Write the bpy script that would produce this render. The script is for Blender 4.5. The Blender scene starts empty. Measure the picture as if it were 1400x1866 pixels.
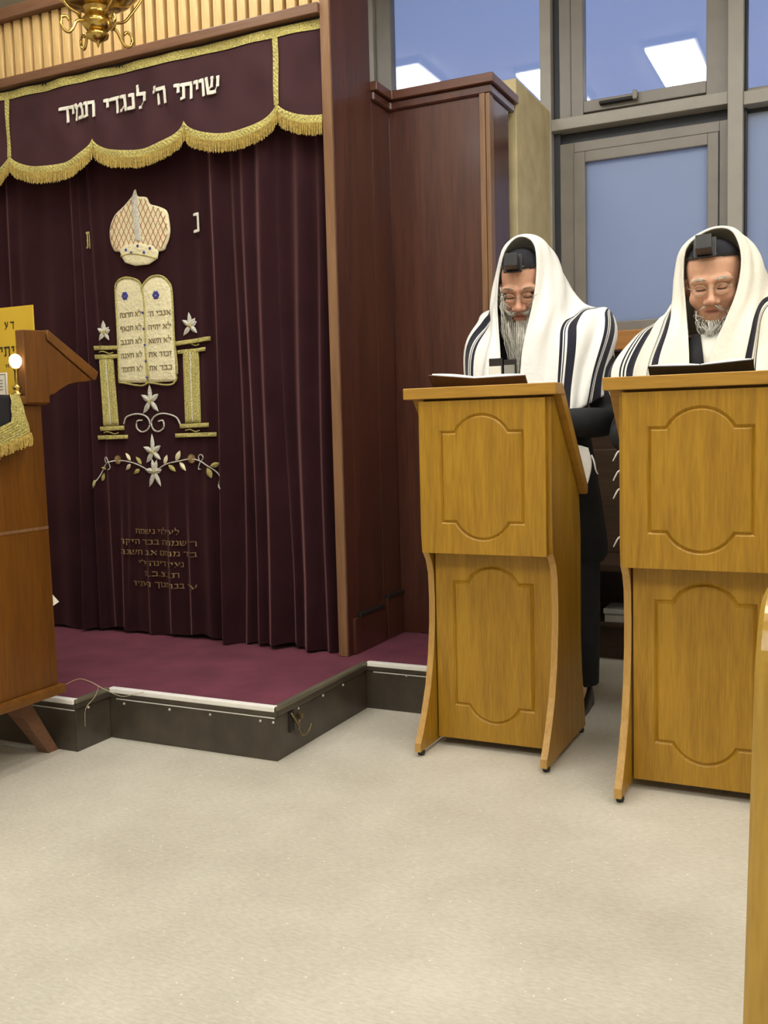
import bpy, bmesh, math, random
import numpy as np
from mathutils import Vector, Matrix, Euler
random.seed(7)
S = bpy.context.scene
COL = S.collection
PI = math.pi

# ------------------------------------------------------------------ camera
F_PX, W_PX = 1780.9, 1400
cam = bpy.data.cameras.new('camera')
cam.sensor_fit = 'HORIZONTAL'; cam.sensor_width = 36.0
cam.lens = F_PX / W_PX * 36.0
cam.clip_start = 0.02
cam_o = bpy.data.objects.new('camera', cam); COL.objects.link(cam_o)
def cam_axes(yaw, pitch, roll):
    f = Vector((-math.sin(yaw)*math.cos(pitch), math.cos(yaw)*math.cos(pitch), -math.sin(pitch)))
    r = Vector((math.cos(yaw), math.sin(yaw), 0)); d = f.cross(r)
    c, s = math.cos(roll), math.sin(roll)
    return c*r + s*d, -s*r + c*d, f
cr, cd, cf = cam_axes(math.radians(25.859), math.radians(4.963), math.radians(1.494))
cam_o.matrix_world = Matrix(((cr.x, -cd.x, -cf.x, 0), (cr.y, -cd.y, -cf.y, 0), (cr.z, -cd.z, -cf.z, 1.08), (0, 0, 0, 1)))
S.camera = cam_o

# ------------------------------------------------------------------ world (dusk outside the windows)
wd = bpy.data.worlds.new('dusk'); S.world = wd; wd.use_nodes = True
wbg = wd.node_tree.nodes['Background']
wbg.inputs[0].default_value = (0.355, 0.455, 0.76, 1); wbg.inputs[1].default_value = 0.80
LAMP_STRENGTH = 16.0
LAMP_COLOR = (1.0, 0.975, 0.89, 1)
S.view_settings.view_transform = 'Standard'
S.view_settings.look = 'None'
S.view_settings.exposure = 0.0
S.view_settings.gamma = 1.0
S.view_settings.use_curve_mapping = False

# ------------------------------------------------------------------ materials
MATS = {}
def new_mat(name):
    m = bpy.data.materials.new(name); m.use_nodes = True
    MATS[name] = m
    return m, m.node_tree.nodes, m.node_tree.links, m.node_tree.nodes['Principled BSDF']
def setp(b, **k):
    names = {'rough': 'Roughness', 'metal': 'Metallic', 'spec': 'Specular IOR Level', 'sheen': 'Sheen Weight',
             'sheen_rough': 'Sheen Roughness', 'coat': 'Coat Weight', 'coat_rough': 'Coat Roughness', 'trans': 'Transmission Weight', 'sss': 'Subsurface Weight'}
    for a, v in k.items():
        b.inputs[names[a]].default_value = v
def plain(name, c, rough=.5, bump=0, bscale=200, var=.12, vscale=8, **k):
    m, n, l, b = new_mat(name)
    setp(b, rough=rough, **k)
    tc = n.new('ShaderNodeTexCoord'); ns = n.new('ShaderNodeTexNoise')
    ns.inputs['Scale'].default_value = vscale; ns.inputs['Detail'].default_value = 4
    l.new(tc.outputs['Object'], ns.inputs['Vector'])
    rp = n.new('ShaderNodeValToRGB')
    rp.color_ramp.elements[0].position = .3; rp.color_ramp.elements[1].position = .7
    rp.color_ramp.elements[0].color = (*[x*(1-var) for x in c], 1)
    rp.color_ramp.elements[1].color = (*[min(1, x*(1+var)) for x in c], 1)
    l.new(ns.outputs['Fac'], rp.inputs['Fac']); l.new(rp.outputs['Color'], b.inputs['Base Color'])
    if bump:
        n2 = n.new('ShaderNodeTexNoise'); n2.inputs['Scale'].default_value = bscale; n2.inputs['Detail'].default_value = 3
        l.new(tc.outputs['Object'], n2.inputs['Vector'])
        bp = n.new('ShaderNodeBump'); bp.inputs['Strength'].default_value = bump; bp.inputs['Distance'].default_value = .01
        l.new(n2.outputs['Fac'], bp.inputs['Height']); l.new(bp.outputs['Normal'], b.inputs['Normal'])
    return m
def wood(name, c1, c2, rough=.4, axis=2, scale=28, stretch=14, bump=.05, coat=.0, spec=.5):
    m, n, l, b = new_mat(name)
    setp(b, rough=rough, coat=coat, coat_rough=.15, spec=spec)
    tc = n.new('ShaderNodeTexCoord'); mp = n.new('ShaderNodeMapping')
    sc = [1, 1, 1]; sc[axis] = 1.0/stretch
    mp.inputs['Scale'].default_value = sc
    l.new(tc.outputs['Object'], mp.inputs['Vector'])
    n1 = n.new('ShaderNodeTexNoise'); n1.inputs['Scale'].default_value = scale; n1.inputs['Detail'].default_value = 6
    n1.inputs['Distortion'].default_value = .6
    l.new(mp.outputs['Vector'], n1.inputs['Vector'])
    n2 = n.new('ShaderNodeTexNoise'); n2.inputs['Scale'].default_value = scale*7; n2.inputs['Detail'].default_value = 3
    l.new(mp.outputs['Vector'], n2.inputs['Vector'])
    mx = n.new('ShaderNodeMath'); mx.operation = 'MULTIPLY_ADD'; mx.inputs[1].default_value = .45
    l.new(n2.outputs['Fac'], mx.inputs[0]); 
    m2 = n.new('ShaderNodeMath'); m2.operation = 'MULTIPLY'; m2.inputs[1].default_value = .6
    l.new(n1.outputs['Fac'], m2.inputs[0]); l.new(m2.outputs[0], mx.inputs[2])
    rp = n.new('ShaderNodeValToRGB')
    rp.color_ramp.elements[0].position = .36; rp.color_ramp.elements[1].position = .66
    rp.color_ramp.elements[0].color = (*c1, 1); rp.color_ramp.elements[1].color = (*c2, 1)
    l.new(mx.outputs[0], rp.inputs['Fac']); l.new(rp.outputs['Color'], b.inputs['Base Color'])
    bp = n.new('ShaderNodeBump'); bp.inputs['Strength'].default_value = bump; bp.inputs['Distance'].default_value = .004
    l.new(mx.outputs[0], bp.inputs['Height']); l.new(bp.outputs['Normal'], b.inputs['Normal'])
    return m
OAK = wood('oak', (.30, .150, .008), (.46, .255, .018), .42, 2, 26, 14)
OAK_X = wood('oak_cross', (.34, .17, .020), (.48, .26, .035), .42, 0, 26, 14)
OAK_EDGE = wood('oak_edge', (.40, .22, .05), (.55, .33, .10), .45, 2, 26, 14)
PEW = wood('pew_wood', (.33, .19, .02), (.50, .31, .045), .30, 2, 16, 10, coat=.4)
MAHOG = wood('mahogany', (.052, .016, .011), (.100, .032, .020), .34, 2, 14, 14, coat=.25)
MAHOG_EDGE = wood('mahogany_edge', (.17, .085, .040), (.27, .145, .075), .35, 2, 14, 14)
MAHOG_X = wood('mahogany_cross', (.10, .035, .020), (.16, .06, .035), .34, 0, 14, 14)
DESK = wood('desk_wood', (.105, .036, .004), (.180, .066, .007), .38, 2, 16, 14)
DESK_X = wood('desk_wood_cross', (.13, .048, .006), (.20, .078, .011), .38, 0, 16, 14)
SLATW = wood('slat_wood', (.52, .33, .13), (.70, .48, .22), .45, 2, 18, 10)
BEAM = wood('beam_wood', (.13, .06, .035), (.20, .10, .055), .4, 0, 16, 14)
BENCHW = wood('bench_wood', (.03, .015, .008), (.06, .03, .015), .5, 0, 16, 14)
SILLW = wood('sill_wood', (.40, .17, .04), (.52, .24, .06), .45, 0, 16, 14)
RISER = plain('riser_paint', (.062, .050, .038), .38, .04, 60, .25, 12)
BLACKM = plain('black_gap', (.012, .011, .010), .6)
FRAME = plain('window_frame_paint', (.27, .25, .235), .38, .02, 40, .08, 10)
FRAME_L = plain('window_mullion_paint', (.38, .36, .335), .38, .02, 40, .06, 10)
FRAME_D = plain('window_gasket_and_shade', (.03, .035, .05), .5)  # dark strips beside the glass, and the shade painted under the transoms
BEIGE = plain('beige_plaster', (.62, .52, .30), .6, .05, 120, .14, 9)
PLASTER = plain('ceiling_plaster', (.72, .68, .60), .8, .03, 80, .04, 3)
WALLP = plain('wall_paint', (.66, .60, .48), .8, .03, 80, .04, 3)
STEEL = plain('lit_aluminium_nosing', (.95, .94, .92), .25, .02, 90, .04, 30, metal=.0)  # lamp reflections on the front edging put into a plain white
SCREW = plain('screw_metal', (.8, .78, .72), .35, metal=.8)
BRASS = plain('brass', (.62, .43, .13), .22, .03, 60, .25, 25, metal=1.0)
BRASSD = plain('dull_brass', (.22, .17, .08), .4, metal=.7)
GOLD = plain('gold_thread', (.80, .62, .22), .40, 1.0, 260, .5, 220, metal=.25)
GOLDF = plain('gold_fringe', (.50, .36, .09), .45, .6, 300, .35, 120, metal=.4)
SILV = plain('silver_thread', (.84, .82, .73), .42, .8, 260, .25, 160, metal=.35)
CREAM = plain('cream_satin', (.86, .79, .52), .42, .5, 90, .10, 60, sheen=.3)
WHITEE = plain('white_embroidery', (.85, .83, .74), .55, .5, 300, .06, 80)
REDLAT = plain('red_stitching', (.42, .13, .06), .6, .4, 300)
BLUEG = plain('blue_bead', (.05, .05, .28), .25)
INK = plain('dark_stitching', (.20, .15, .07), .6)
DIMGOLD = plain('dull_gold_stitching', (.36, .24, .10), .55, .4, 300, .2, 100, metal=.2)
SIGN = plain('yellow_card', (.78, .52, .035), .5, 0, 200, .05, 6)
SIGNINK = plain('sign_ink', (.05, .035, .015), .6)
PAPER = plain('paper', (.86, .84, .76), .7, .05, 150, .03, 20)
COVER = plain('book_cover', (.10, .045, .02), .45, .1, 200, .2, 30)
COVERD = plain('book_cover_dark', (.02, .016, .016), .45, .1, 200, .2, 30)
CLOTHB = plain('black_wool', (.013, .014, .018), .85, .2, 300, .2, 20)
CLOTHG = plain('trouser_wool', (.016, .017, .022), .85, .2, 300, .2, 20)
SHOE = plain('shoe_leather', (.012, .011, .010), .3)
LEATHER = plain('black_leather', (.018, .018, .020), .28)
CAPV = plain('cap_velvet', (.012, .012, .018), .9, .2, 300)
BEARD1 = plain('grey_hair', (.68, .66, .60), .6, 0, 200, .3, 60)
BEARD2 = plain('white_hair', (.86, .84, .79), .6, 0, 200, .2, 60)
BROW1 = plain('grey_brow_hair', (.34, .26, .19), .7)
WIRE = plain('wire', (.45, .38, .24), .5)
GLFRAME = plain('spectacle_metal', (.50, .42, .30), .3, metal=.8)
GREYBOX = plain('grey_card', (.30, .29, .27), .7)
STOCK = plain('dark_velvet_cloth', (.012, .010, .014), .9, .2, 300)

def velvet(name, c):
    m, n, l, b = new_mat(name)
    setp(b, rough=.85, sheen=.55, sheen_rough=.42, spec=.1)
    b.inputs['Sheen Tint'].default_value = (.55, .27, .27, 1)
    tc = n.new('ShaderNodeTexCoord'); ns = n.new('ShaderNodeTexNoise')
    ns.inputs['Scale'].default_value = 5; ns.inputs['Detail'].default_value = 5
    l.new(tc.outputs['Object'], ns.inputs['Vector'])
    rp = n.new('ShaderNodeValToRGB'); rp.color_ramp.elements[0].position = .3; rp.color_ramp.elements[1].position = .7
    rp.color_ramp.elements[0].color = (*[x*.8 for x in c], 1); rp.color_ramp.elements[1].color = (*[x*1.2 for x in c], 1)
    l.new(ns.outputs['Fac'], rp.inputs['Fac']); l.new(rp.outputs['Color'], b.inputs['Base Color'])
    return m
VELVET = velvet('burgundy_velvet', (.027, .0078, .0115))
VELVET2 = velvet('valance_velvet', (.050, .022, .027))

def carpet_mat():
    m, n, l, b = new_mat('burgundy_carpet'); setp(b, rough=.95, sheen=.08, spec=.1)
    tc = n.new('ShaderNodeTexCoord')
    ns = n.new('ShaderNodeTexNoise'); ns.inputs['Scale'].default_value = 220; ns.inputs['Detail'].default_value = 3
    n2 = n.new('ShaderNodeTexNoise'); n2.inputs['Scale'].default_value = 7; n2.inputs['Detail'].default_value = 5
    l.new(tc.outputs['Object'], ns.inputs['Vector']); l.new(tc.outputs['Object'], n2.inputs['Vector'])
    a = n.new('ShaderNodeMath'); a.operation = 'ADD'; l.new(ns.outputs['Fac'], a.inputs[0]); l.new(n2.outputs['Fac'], a.inputs[1])
    h = n.new('ShaderNodeMath'); h.operation = 'MULTIPLY'; h.inputs[1].default_value = .5; l.new(a.outputs[0], h.inputs[0])
    rp = n.new('ShaderNodeValToRGB'); rp.color_ramp.elements[0].position = .35; rp.color_ramp.elements[1].position = .65
    rp.color_ramp.elements[0].color = (.100, .020, .040, 1); rp.color_ramp.elements[1].color = (.185, .042, .075, 1)
    l.new(h.outputs[0], rp.inputs['Fac']); l.new(rp.outputs['Color'], b.inputs['Base Color'])
    bp = n.new('ShaderNodeBump'); bp.inputs['Strength'].default_value = .5; bp.inputs['Distance'].default_value = .004
    l.new(ns.outputs['Fac'], bp.inputs['Height']); l.new(bp.outputs['Normal'], b.inputs['Normal'])
    return m
CARPET = carpet_mat()

def floor_mat():
    m, n, l, b = new_mat('stone_floor'); setp(b, rough=.5, spec=.35)
    tc = n.new('ShaderNodeTexCoord')
    mp = n.new('ShaderNodeMapping'); mp.inputs['Rotation'].default_value = (0, 0, .12); mp.inputs['Scale'].default_value = (.55, 1.5, 1)
    l.new(tc.outputs['Object'], mp.inputs['Vector'])
    n1 = n.new('ShaderNodeTexNoise'); n1.inputs['Scale'].default_value = 2.2; n1.inputs['Detail'].default_value = 8; n1.inputs['Roughness'].default_value = .6
    n2 = n.new('ShaderNodeTexNoise'); n2.inputs['Scale'].default_value = 95; n2.inputs['Detail'].default_value = 6; n2.inputs['Roughness'].default_value = .65
    l.new(tc.outputs['Object'], n1.inputs['Vector']); l.new(mp.outputs['Vector'], n2.inputs['Vector'])
    a = n.new('ShaderNodeMath'); a.operation = 'MULTIPLY_ADD'; a.inputs[1].default_value = .5
    l.new(n2.outputs['Fac'], a.inputs[0])
    h = n.new('ShaderNodeMath'); h.operation = 'MULTIPLY'; h.inputs[1].default_value = .5
    l.new(n1.outputs['Fac'], h.inputs[0]); l.new(h.outputs[0], a.inputs[2])
    rp = n.new('ShaderNodeValToRGB'); rp.color_ramp.elements[0].position = .36; rp.color_ramp.elements[1].position = .64
    rp.color_ramp.elements[0].color = (.46, .425, .355, 1); rp.color_ramp.elements[1].color = (.66, .625, .54, 1)
    l.new(a.outputs[0], rp.inputs['Fac']); l.new(rp.outputs['Color'], b.inputs['Base Color'])
    # sparse pale flecks
    vo = n.new('ShaderNodeTexVoronoi'); vo.inputs['Scale'].default_value = 26
    l.new(tc.outputs['Object'], vo.inputs['Vector'])
    lt = n.new('ShaderNodeMath'); lt.operation = 'LESS_THAN'; lt.inputs[1].default_value = .07; l.new(vo.outputs['Distance'], lt.inputs[0])
    mx = n.new('ShaderNodeMix'); mx.data_type = 'RGBA'
    l.new(lt.outputs[0], mx.inputs[0]); l.new(rp.outputs['Color'], mx.inputs[6]); mx.inputs[7].default_value = (.78, .74, .62, 1)
    l.new(mx.outputs[2], b.inputs['Base Color'])
    return m
FLOOR = floor_mat()

def glass_mat(name, tint, ior):
    m, n, l, b = new_mat(name); n.remove(b)
    out = n['Material Output']
    tr = n.new('ShaderNodeBsdfTransparent'); tr.inputs[0].default_value = (*tint, 1)
    gl = n.new('ShaderNodeBsdfGlossy'); gl.inputs['Roughness'].default_value = .015
    fr = n.new('ShaderNodeFresnel'); fr.inputs[0].default_value = ior
    mx = n.new('ShaderNodeMixShader'); l.new(fr.outputs[0], mx.inputs[0]); l.new(tr.outputs[0], mx.inputs[1]); l.new(gl.outputs[0], mx.inputs[2])
    l.new(mx.outputs[0], out.inputs[0]); return m
GLASS = glass_mat('window_glass', (.93, .95, 1), 1.75)
LENS = glass_mat('lens_glass', (.99, .99, .99), 1.12)
def frosted():
    m, n, l, b = new_mat('frosted_glass'); n.remove(b)
    out = n['Material Output']
    tl = n.new('ShaderNodeBsdfTranslucent'); tl.inputs[0].default_value = (.92, .95, 1, 1)
    df = n.new('ShaderNodeBsdfDiffuse'); df.inputs[0].default_value = (.30, .35, .42, 1)
    gl = n.new('ShaderNodeBsdfGlossy'); gl.inputs['Roughness'].default_value = .45
    m1 = n.new('ShaderNodeMixShader'); m1.inputs[0].default_value = .3
    l.new(tl.outputs[0], m1.inputs[1]); l.new(df.outputs[0], m1.inputs[2])
    m2 = n.new('ShaderNodeMixShader'); m2.inputs[0].default_value = .05
    l.new(m1.outputs[0], m2.inputs[1]); l.new(gl.outputs[0], m2.inputs[2]); l.new(m2.outputs[0], out.inputs[0]); return m
FROST = frosted()
def emit(name, c, s):
    m, n, l, b = new_mat(name); n.remove(b)
    e = n.new('ShaderNodeEmission'); e.inputs[0].default_value = c; e.inputs[1].default_value = s
    l.new(e.outputs[0], n['Material Output'].inputs[0]); return m
TUBE = emit('lamp_diffuser', LAMP_COLOR, LAMP_STRENGTH)
BULB = emit('bulb_glow', (1, .95, .82, 1), 6.0)

def stripe_mat(name, base, bands, dark=(.016, .016, .030)):
    """white wool with woven dark bands; uv.y runs from the collar edge to the outer hem"""
    m, n, l, b = new_mat(name); setp(b, rough=.8, sheen=.2, spec=.2)
    uv = n.new('ShaderNodeUVMap'); sp = n.new('ShaderNodeSeparateXYZ'); l.new(uv.outputs[0], sp.inputs[0])
    rp = n.new('ShaderNodeValToRGB'); rp.color_ramp.interpolation = 'CONSTANT'
    el = rp.color_ramp.elements
    el[0].position = 0; el[0].color = (*base, 1)
    el[1].position = .999; el[1].color = (*base, 1)
    for a, c in bands:
        e = el.new(a); e.color = (*dark, 1)
        e = el.new(c); e.color = (*base, 1)
    l.new(sp.outputs[1], rp.inputs['Fac']); l.new(rp.outputs['Color'], b.inputs['Base Color'])
    tc = n.new('ShaderNodeTexCoord'); ns = n.new('ShaderNodeTexNoise'); ns.inputs['Scale'].default_value = 45; ns.inputs['Detail'].default_value = 4
    l.new(tc.outputs['Object'], ns.inputs['Vector'])
    bp = n.new('ShaderNodeBump'); bp.inputs['Strength'].default_value = .35; bp.inputs['Distance'].default_value = .01
    l.new(ns.outputs['Fac'], bp.inputs['Height']); l.new(bp.outputs['Normal'], b.inputs['Normal'])
    return m
TALLIT1 = stripe_mat('tallit_wool', (.92, .92, .91), [(.28, .30), (.308, .316), (.33, .39), (.58, .605), (.613, .621), (.63, .69)])
TALLIT2 = stripe_mat('tallit_wool_cream', (.90, .875, .79), [(.205, .250), (.262, .269), (.277, .284), (.43, .48), (.488, .494), (.502, .508), (.55, .62), (.76, .82)])
TALPLAIN = plain('tallit_plain_wool', (.90, .89, .86), .8, .3, 60, .04, 20)

def skin_mat(name):
    m, n, l, b = new_mat(name); setp(b, rough=.5, spec=.35, sss=.12)
    b.inputs['Subsurface Radius'].default_value = (.012, .005, .003)
    at = n.new('ShaderNodeVertexColor'); at.layer_name = 'Col'
    tc = n.new('ShaderNodeTexCoord'); ns = n.new('ShaderNodeTexNoise'); ns.inputs['Scale'].default_value = 60; ns.inputs['Detail'].default_value = 5
    l.new(tc.outputs['Object'], ns.inputs['Vector'])
    hs = n.new('ShaderNodeMix'); hs.data_type = 'RGBA'; hs.blend_type = 'MULTIPLY'; hs.inputs[0].default_value = .35
    l.new(at.outputs[0], hs.inputs[6])
    rp = n.new('ShaderNodeValToRGB'); rp.color_ramp.elements[0].color = (.75, .62, .58, 1); rp.color_ramp.elements[1].color = (1, 1, 1, 1)
    rp.color_ramp.elements[0].position = .3; rp.color_ramp.elements[1].position = .65
    l.new(ns.outputs['Fac'], rp.inputs['Fac']); l.new(rp.outputs['Color'], hs.inputs[7])
    l.new(hs.outputs[2], b.inputs['Base Color'])
    bp = n.new('ShaderNodeBump'); bp.inputs['Strength'].default_value = .12; bp.inputs['Distance'].default_value = .003
    l.new(ns.outputs['Fac'], bp.inputs['Height']); l.new(bp.outputs['Normal'], b.inputs['Normal'])
    return m
SKIN = skin_mat('skin')

# ------------------------------------------------------------------ builders
def thing(name, label, cat, loc, group=None, kind=None):
    o = bpy.data.objects.new(name, None); COL.objects.link(o)
    o.empty_display_size = .1; o.location = loc
    o['label'] = label
    if kind: o['kind'] = kind
    if cat: o['category'] = cat
    if group: o['group'] = group
    return o
def parent_to(o, p):
    if p is None: return
    o.parent = p
    q = p; off = Vector((0, 0, 0))
    while q is not None:
        off += q.location; q = q.parent
    if p.type == 'EMPTY' and p.parent is None:
        o.matrix_parent_inverse = Matrix.Translation(-Vector(p.location))
    # mesh parents stay at their own identity basis, so no inverse is needed
def mesh_obj(name, verts, faces, mat, parent=None, smooth=False, label=None):
    me = bpy.data.meshes.new(name)
    me.from_pydata([tuple(v) for v in verts], [], faces); me.update()
    if mat: me.materials.append(mat)
    if smooth: me.polygons.foreach_set('use_smooth', [True]*len(me.polygons))
    o = bpy.data.objects.new(name, me); COL.objects.link(o)
    parent_to(o, parent)
    if label: o['label'] = label
    return o
def bm_obj(name, bm, mat, parent=None, smooth=False, label=None):
    me = bpy.data.meshes.new(name); bm.to_mesh(me); bm.free()
    if mat: me.materials.append(mat)
    if smooth: me.polygons.foreach_set('use_smooth', [True]*len(me.polygons))
    o = bpy.data.objects.new(name, me); COL.objects.link(o)
    parent_to(o, parent)
    if label: o['label'] = label
    return o
def tag(o, label, cat, group=None, kind=None):
    o['label'] = label
    if cat: o['category'] = cat
    if group: o['group'] = group
    if kind: o['kind'] = kind
    return o
def struct(o, label=None):
    o['kind'] = 'structure'
    if label: o['label'] = label
    return o
def bm_box(bm, x0, x1, y0, y1, z0, z1, bev=0):
    r = bmesh.ops.create_cube(bm, size=1)
    vs = r['verts']
    for v in vs:
        v.co = Vector((x0 + (v.co.x+.5)*(x1-x0), y0 + (v.co.y+.5)*(y1-y0), z0 + (v.co.z+.5)*(z1-z0)))
    if bev:
        es = list({e for v in vs for e in v.link_edges})
        bmesh.ops.bevel(bm, geom=es, offset=bev, segments=2, affect='EDGES', profile=.6)
def box(name, x0, x1, y0, y1, z0, z1, mat, parent=None, bev=.003, label=None):
    bm = bmesh.new(); bm_box(bm, x0, x1, y0, y1, z0, z1, bev)
    return bm_obj(name, bm, mat, parent, label=label)
def prism(name, poly, axis, a0, a1, mat, parent=None, bev=0, label=None):
    """poly of 2D points extruded along axis ('x': poly=(y,z), 'y': poly=(x,z), 'z': poly=(x,y))"""
    bm = bmesh.new()
    mk = {'x': lambda p, a: (a, p[0], p[1]), 'y': lambda p, a: (p[0], a, p[1]), 'z': lambda p, a: (p[0], p[1], a)}[axis]
    v0 = [bm.verts.new(mk(p, a0)) for p in poly]; v1 = [bm.verts.new(mk(p, a1)) for p in poly]
    bm.faces.new(v0); bm.faces.new(v1[::-1])
    n = len(poly)
    for i in range(n): bm.faces.new((v0[i], v1[i], v1[(i+1) % n], v0[(i+1) % n]))
    bmesh.ops.recalc_face_normals(bm, faces=bm.faces)
    if bev: bmesh.ops.bevel(bm, geom=list(bm.edges), offset=bev, segments=1, affect='EDGES')
    return bm_obj(name, bm, mat, parent, label=label)
def catmull(pts, n):
    P = [Vector(p) for p in pts]; P = [2*P[0]-P[1]] + P + [2*P[-1]-P[-2]]
    out = []; m = len(P)-3
    for k in range(n):
        t = k/(n-1)*m; i = min(int(t), m-1); t -= i
        a, b, c, d = P[i:i+4]
        out.append(.5*((2*b) + (c-a)*t + (2*a-5*b+4*c-d)*t*t + (3*b-3*c+d-a)*t**3))
    return out
def tube_data(pts, r, seg=8, taper=None):
    pts = [Vector(p) for p in pts]; vs = []; fs = []
    n = len(pts); up = Vector((0, 0, 1))
    for i, p in enumerate(pts):
        t = (pts[min(i+1, n-1)] - pts[max(i-1, 0)]).normalized()
        if abs(t.dot(up)) > .95: u = Vector((1, 0, 0))
        else: u = up
        a = t.cross(u).normalized(); b = t.cross(a)
        rr = r if taper is None else r*(1 + (taper-1)*i/(n-1))
        if callable(r): rr = r(i/(n-1))
        for k in range(seg):
            an = 2*PI*k/seg
            vs.append(p + a*math.cos(an)*rr + b*math.sin(an)*rr)
    for i in range(n-1):
        for k in range(seg):
            fs.append((i*seg+k, i*seg+(k+1) % seg, (i+1)*seg+(k+1) % seg, (i+1)*seg+k))
    fs.append(tuple(range(seg))[::-1]); fs.append(tuple((n-1)*seg+k for k in range(seg)))
    return vs, fs
def tube(name, pts, r, mat, parent=None, seg=8, taper=None, label=None):
    vs, fs = tube_data(pts, r, seg, taper)
    return mesh_obj(name, vs, fs, mat, parent, True, label)
def lathe(name, prof, c, mat, parent=None, seg=32, label=None):
    vs = []; fs = []
    for r, z in prof:
        for k in range(seg):
            a = 2*PI*k/seg; vs.append((c[0]+r*math.cos(a), c[1]+r*math.sin(a), c[2]+z))
    for i in range(len(prof)-1):
        for k in range(seg):
            fs.append((i*seg+k, i*seg+(k+1) % seg, (i+1)*seg+(k+1) % seg, (i+1)*seg+k))
    return mesh_obj(name, vs, fs, mat, parent, True, label)
def merge(lists):
    V = []; Fc = []
    for v, f in lists:
        o = len(V); V += list(v); Fc += [tuple(i+o for i in q) for q in f]
    return V, Fc

# ------------------------------------------------------------------ hebrew lettering (broad-nib strokes)
GL = {
 'א': (.62, [[(.06, .88), (.56, .05)], [(.55, .88), (.52, .62), (.36, .42)], [(.07, .05), (.10, .32), (.24, .55)]]),
 'ב': (.60, [[(.05, .86), (.46, .86), (.46, .08)], [(0, .08), (.60, .08)]]),
 'ג': (.42, [[(.10, .86), (.32, .86), (.36, .05)], [(.33, .30), (.06, .05)]]),
 'ד': (.58, [[(0, .86), (.58, .86)], [(.48, .86), (.48, .03)]]),
 'ה': (.58, [[(0, .86), (.52, .86), (.52, .03)], [(.10, .52), (.10, .03)]]),
 'ו': (.26, [[(.03, .86), (.20, .86), (.20, .03)]]),
 'ז': (.34, [[(.03, .88), (.32, .84)], [(.20, .86), (.16, .03)]]),
 'ח': (.58, [[(0, .86), (.52, .86), (.52, .03)], [(.09, .86), (.09, .03)]]),
 'י': (.26, [[(.03, .86), (.20, .86), (.19, .50)]]),
 'כ': (.52, [[(.04, .86), (.44, .86), (.46, .08), (.02, .08)]]),
 'ך': (.52, [[(0, .86), (.46, .86)], [(.44, .86), (.44, -.28)]]),
 'ל': (.52, [[(.07, 1.32), (.07, .84), (.46, .84), (.44, .48), (.20, .03)]]),
 'מ': (.62, [[(.03, .90), (.14, .70), (.04, .03)], [(.14, .72), (.40, .88), (.54, .68), (.54, .08), (.28, .08)]]),
 'ם': (.58, [[(.04, .86), (.52, .86), (.52, .08), (.07, .08), (.07, .86)]]),
 'נ': (.40, [[(.10, .86), (.30, .86), (.32, .08), (.00, .08)]]),
 'ן': (.26, [[(.03, .86), (.20, .86), (.20, -.28)]]),
 'ס': (.58, [[(.02, .86), (.50, .86), (.52, .40), (.28, .05), (.08, .35), (.08, .86)]]),
 'ע': (.60, [[(.05, .90), (.16, .70), (.30, .22)], [(.55, .90), (.50, .45), (.05, .0)]]),
 'פ': (.56, [[(.02, .08), (.50, .08), (.50, .86), (.07, .86), (.07, .50), (.24, .50)]]),
 'ף': (.54, [[(.46, -.28), (.46, .86), (.07, .86), (.07, .50), (.24, .50)]]),
 'צ': (.56, [[(.08, .90), (.44, .32), (.46, .08), (.00, .08)], [(.52, .90), (.46, .62), (.32, .50)]]),
 'ק': (.56, [[(0, .86), (.52, .86), (.46, .36), (.34, .18)], [(.09, .55), (.09, -.28)]]),
 'ר': (.52, [[(0, .86), (.44, .86), (.46, .03)]]),
 'ש': (.72, [[(.04, .90), (.10, .08), (.46, .08), (.64, .45), (.66, .90)], [(.36, .90), (.32, .45), (.12, .26)]]),
 'ת': (.62, [[(0, .86), (.55, .86), (.55, .03)], [(.12, .86), (.12, .10), (.00, .06)]]),
 '׳': (.16, [[(.11, 1.02), (.05, .78)]]),
 '״': (.28, [[(.11, 1.02), (.05, .78)], [(.24, 1.02), (.18, .78)]]),
 '.': (.16, [[(.05, .08), (.10, .08)]]),
}
def text_quads(txt, h, nib=(.11, .17), gap=.13, space=.32):
    """right-to-left line; returns quads in (x, z) centred on x=0 with the baseline at z=0"""
    quads = []; x = 0
    for ch in txt:
        if ch == ' ': x -= space; continue
        w, strokes = GL[ch]; x -= w
        for st in strokes:
            for (ax, az), (bx, bz) in zip(st[:-1], st[1:]):
                nx, nz = nib[0]/2, nib[1]/2
                if abs(bx-ax)*nz < 1e-9 and False: pass
                quads.append([(x+ax-nx, az-nz), (x+bx-nx, bz-nz), (x+bx+nx, bz+nz), (x+ax+nx, az+nz)])
                # small square joints give the nib its body
            for ax, az in st:
                quads.append([(x+ax-nx, az-nz), (x+ax+nx, az-nz*.6), (x+ax+nx, az+nz), (x+ax-nx, az+nz*.6)])
        x -= gap
    c = x/2
    return [[((qx-c)*h, qz*h) for qx, qz in q] for q in quads], -x*h
def letters(txt, h, place, mat, parent, width, nib, gap, space, depth=.004):
    """one raised part for each character of a large line"""
    _, w = text_quads(txt, h, nib, gap, space); k = width/w; x = 0
    for ch in txt:
        if ch == ' ': x -= space; continue
        cw = GL[ch][0]; mid = (x - cw/2)*h + w/2
        lettering('letter', ch, h, lambda a, b, d, mid=mid: place((a+mid)*k, b, d), mat, parent, depth, nib, gap, space)
        x -= cw+gap
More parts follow.
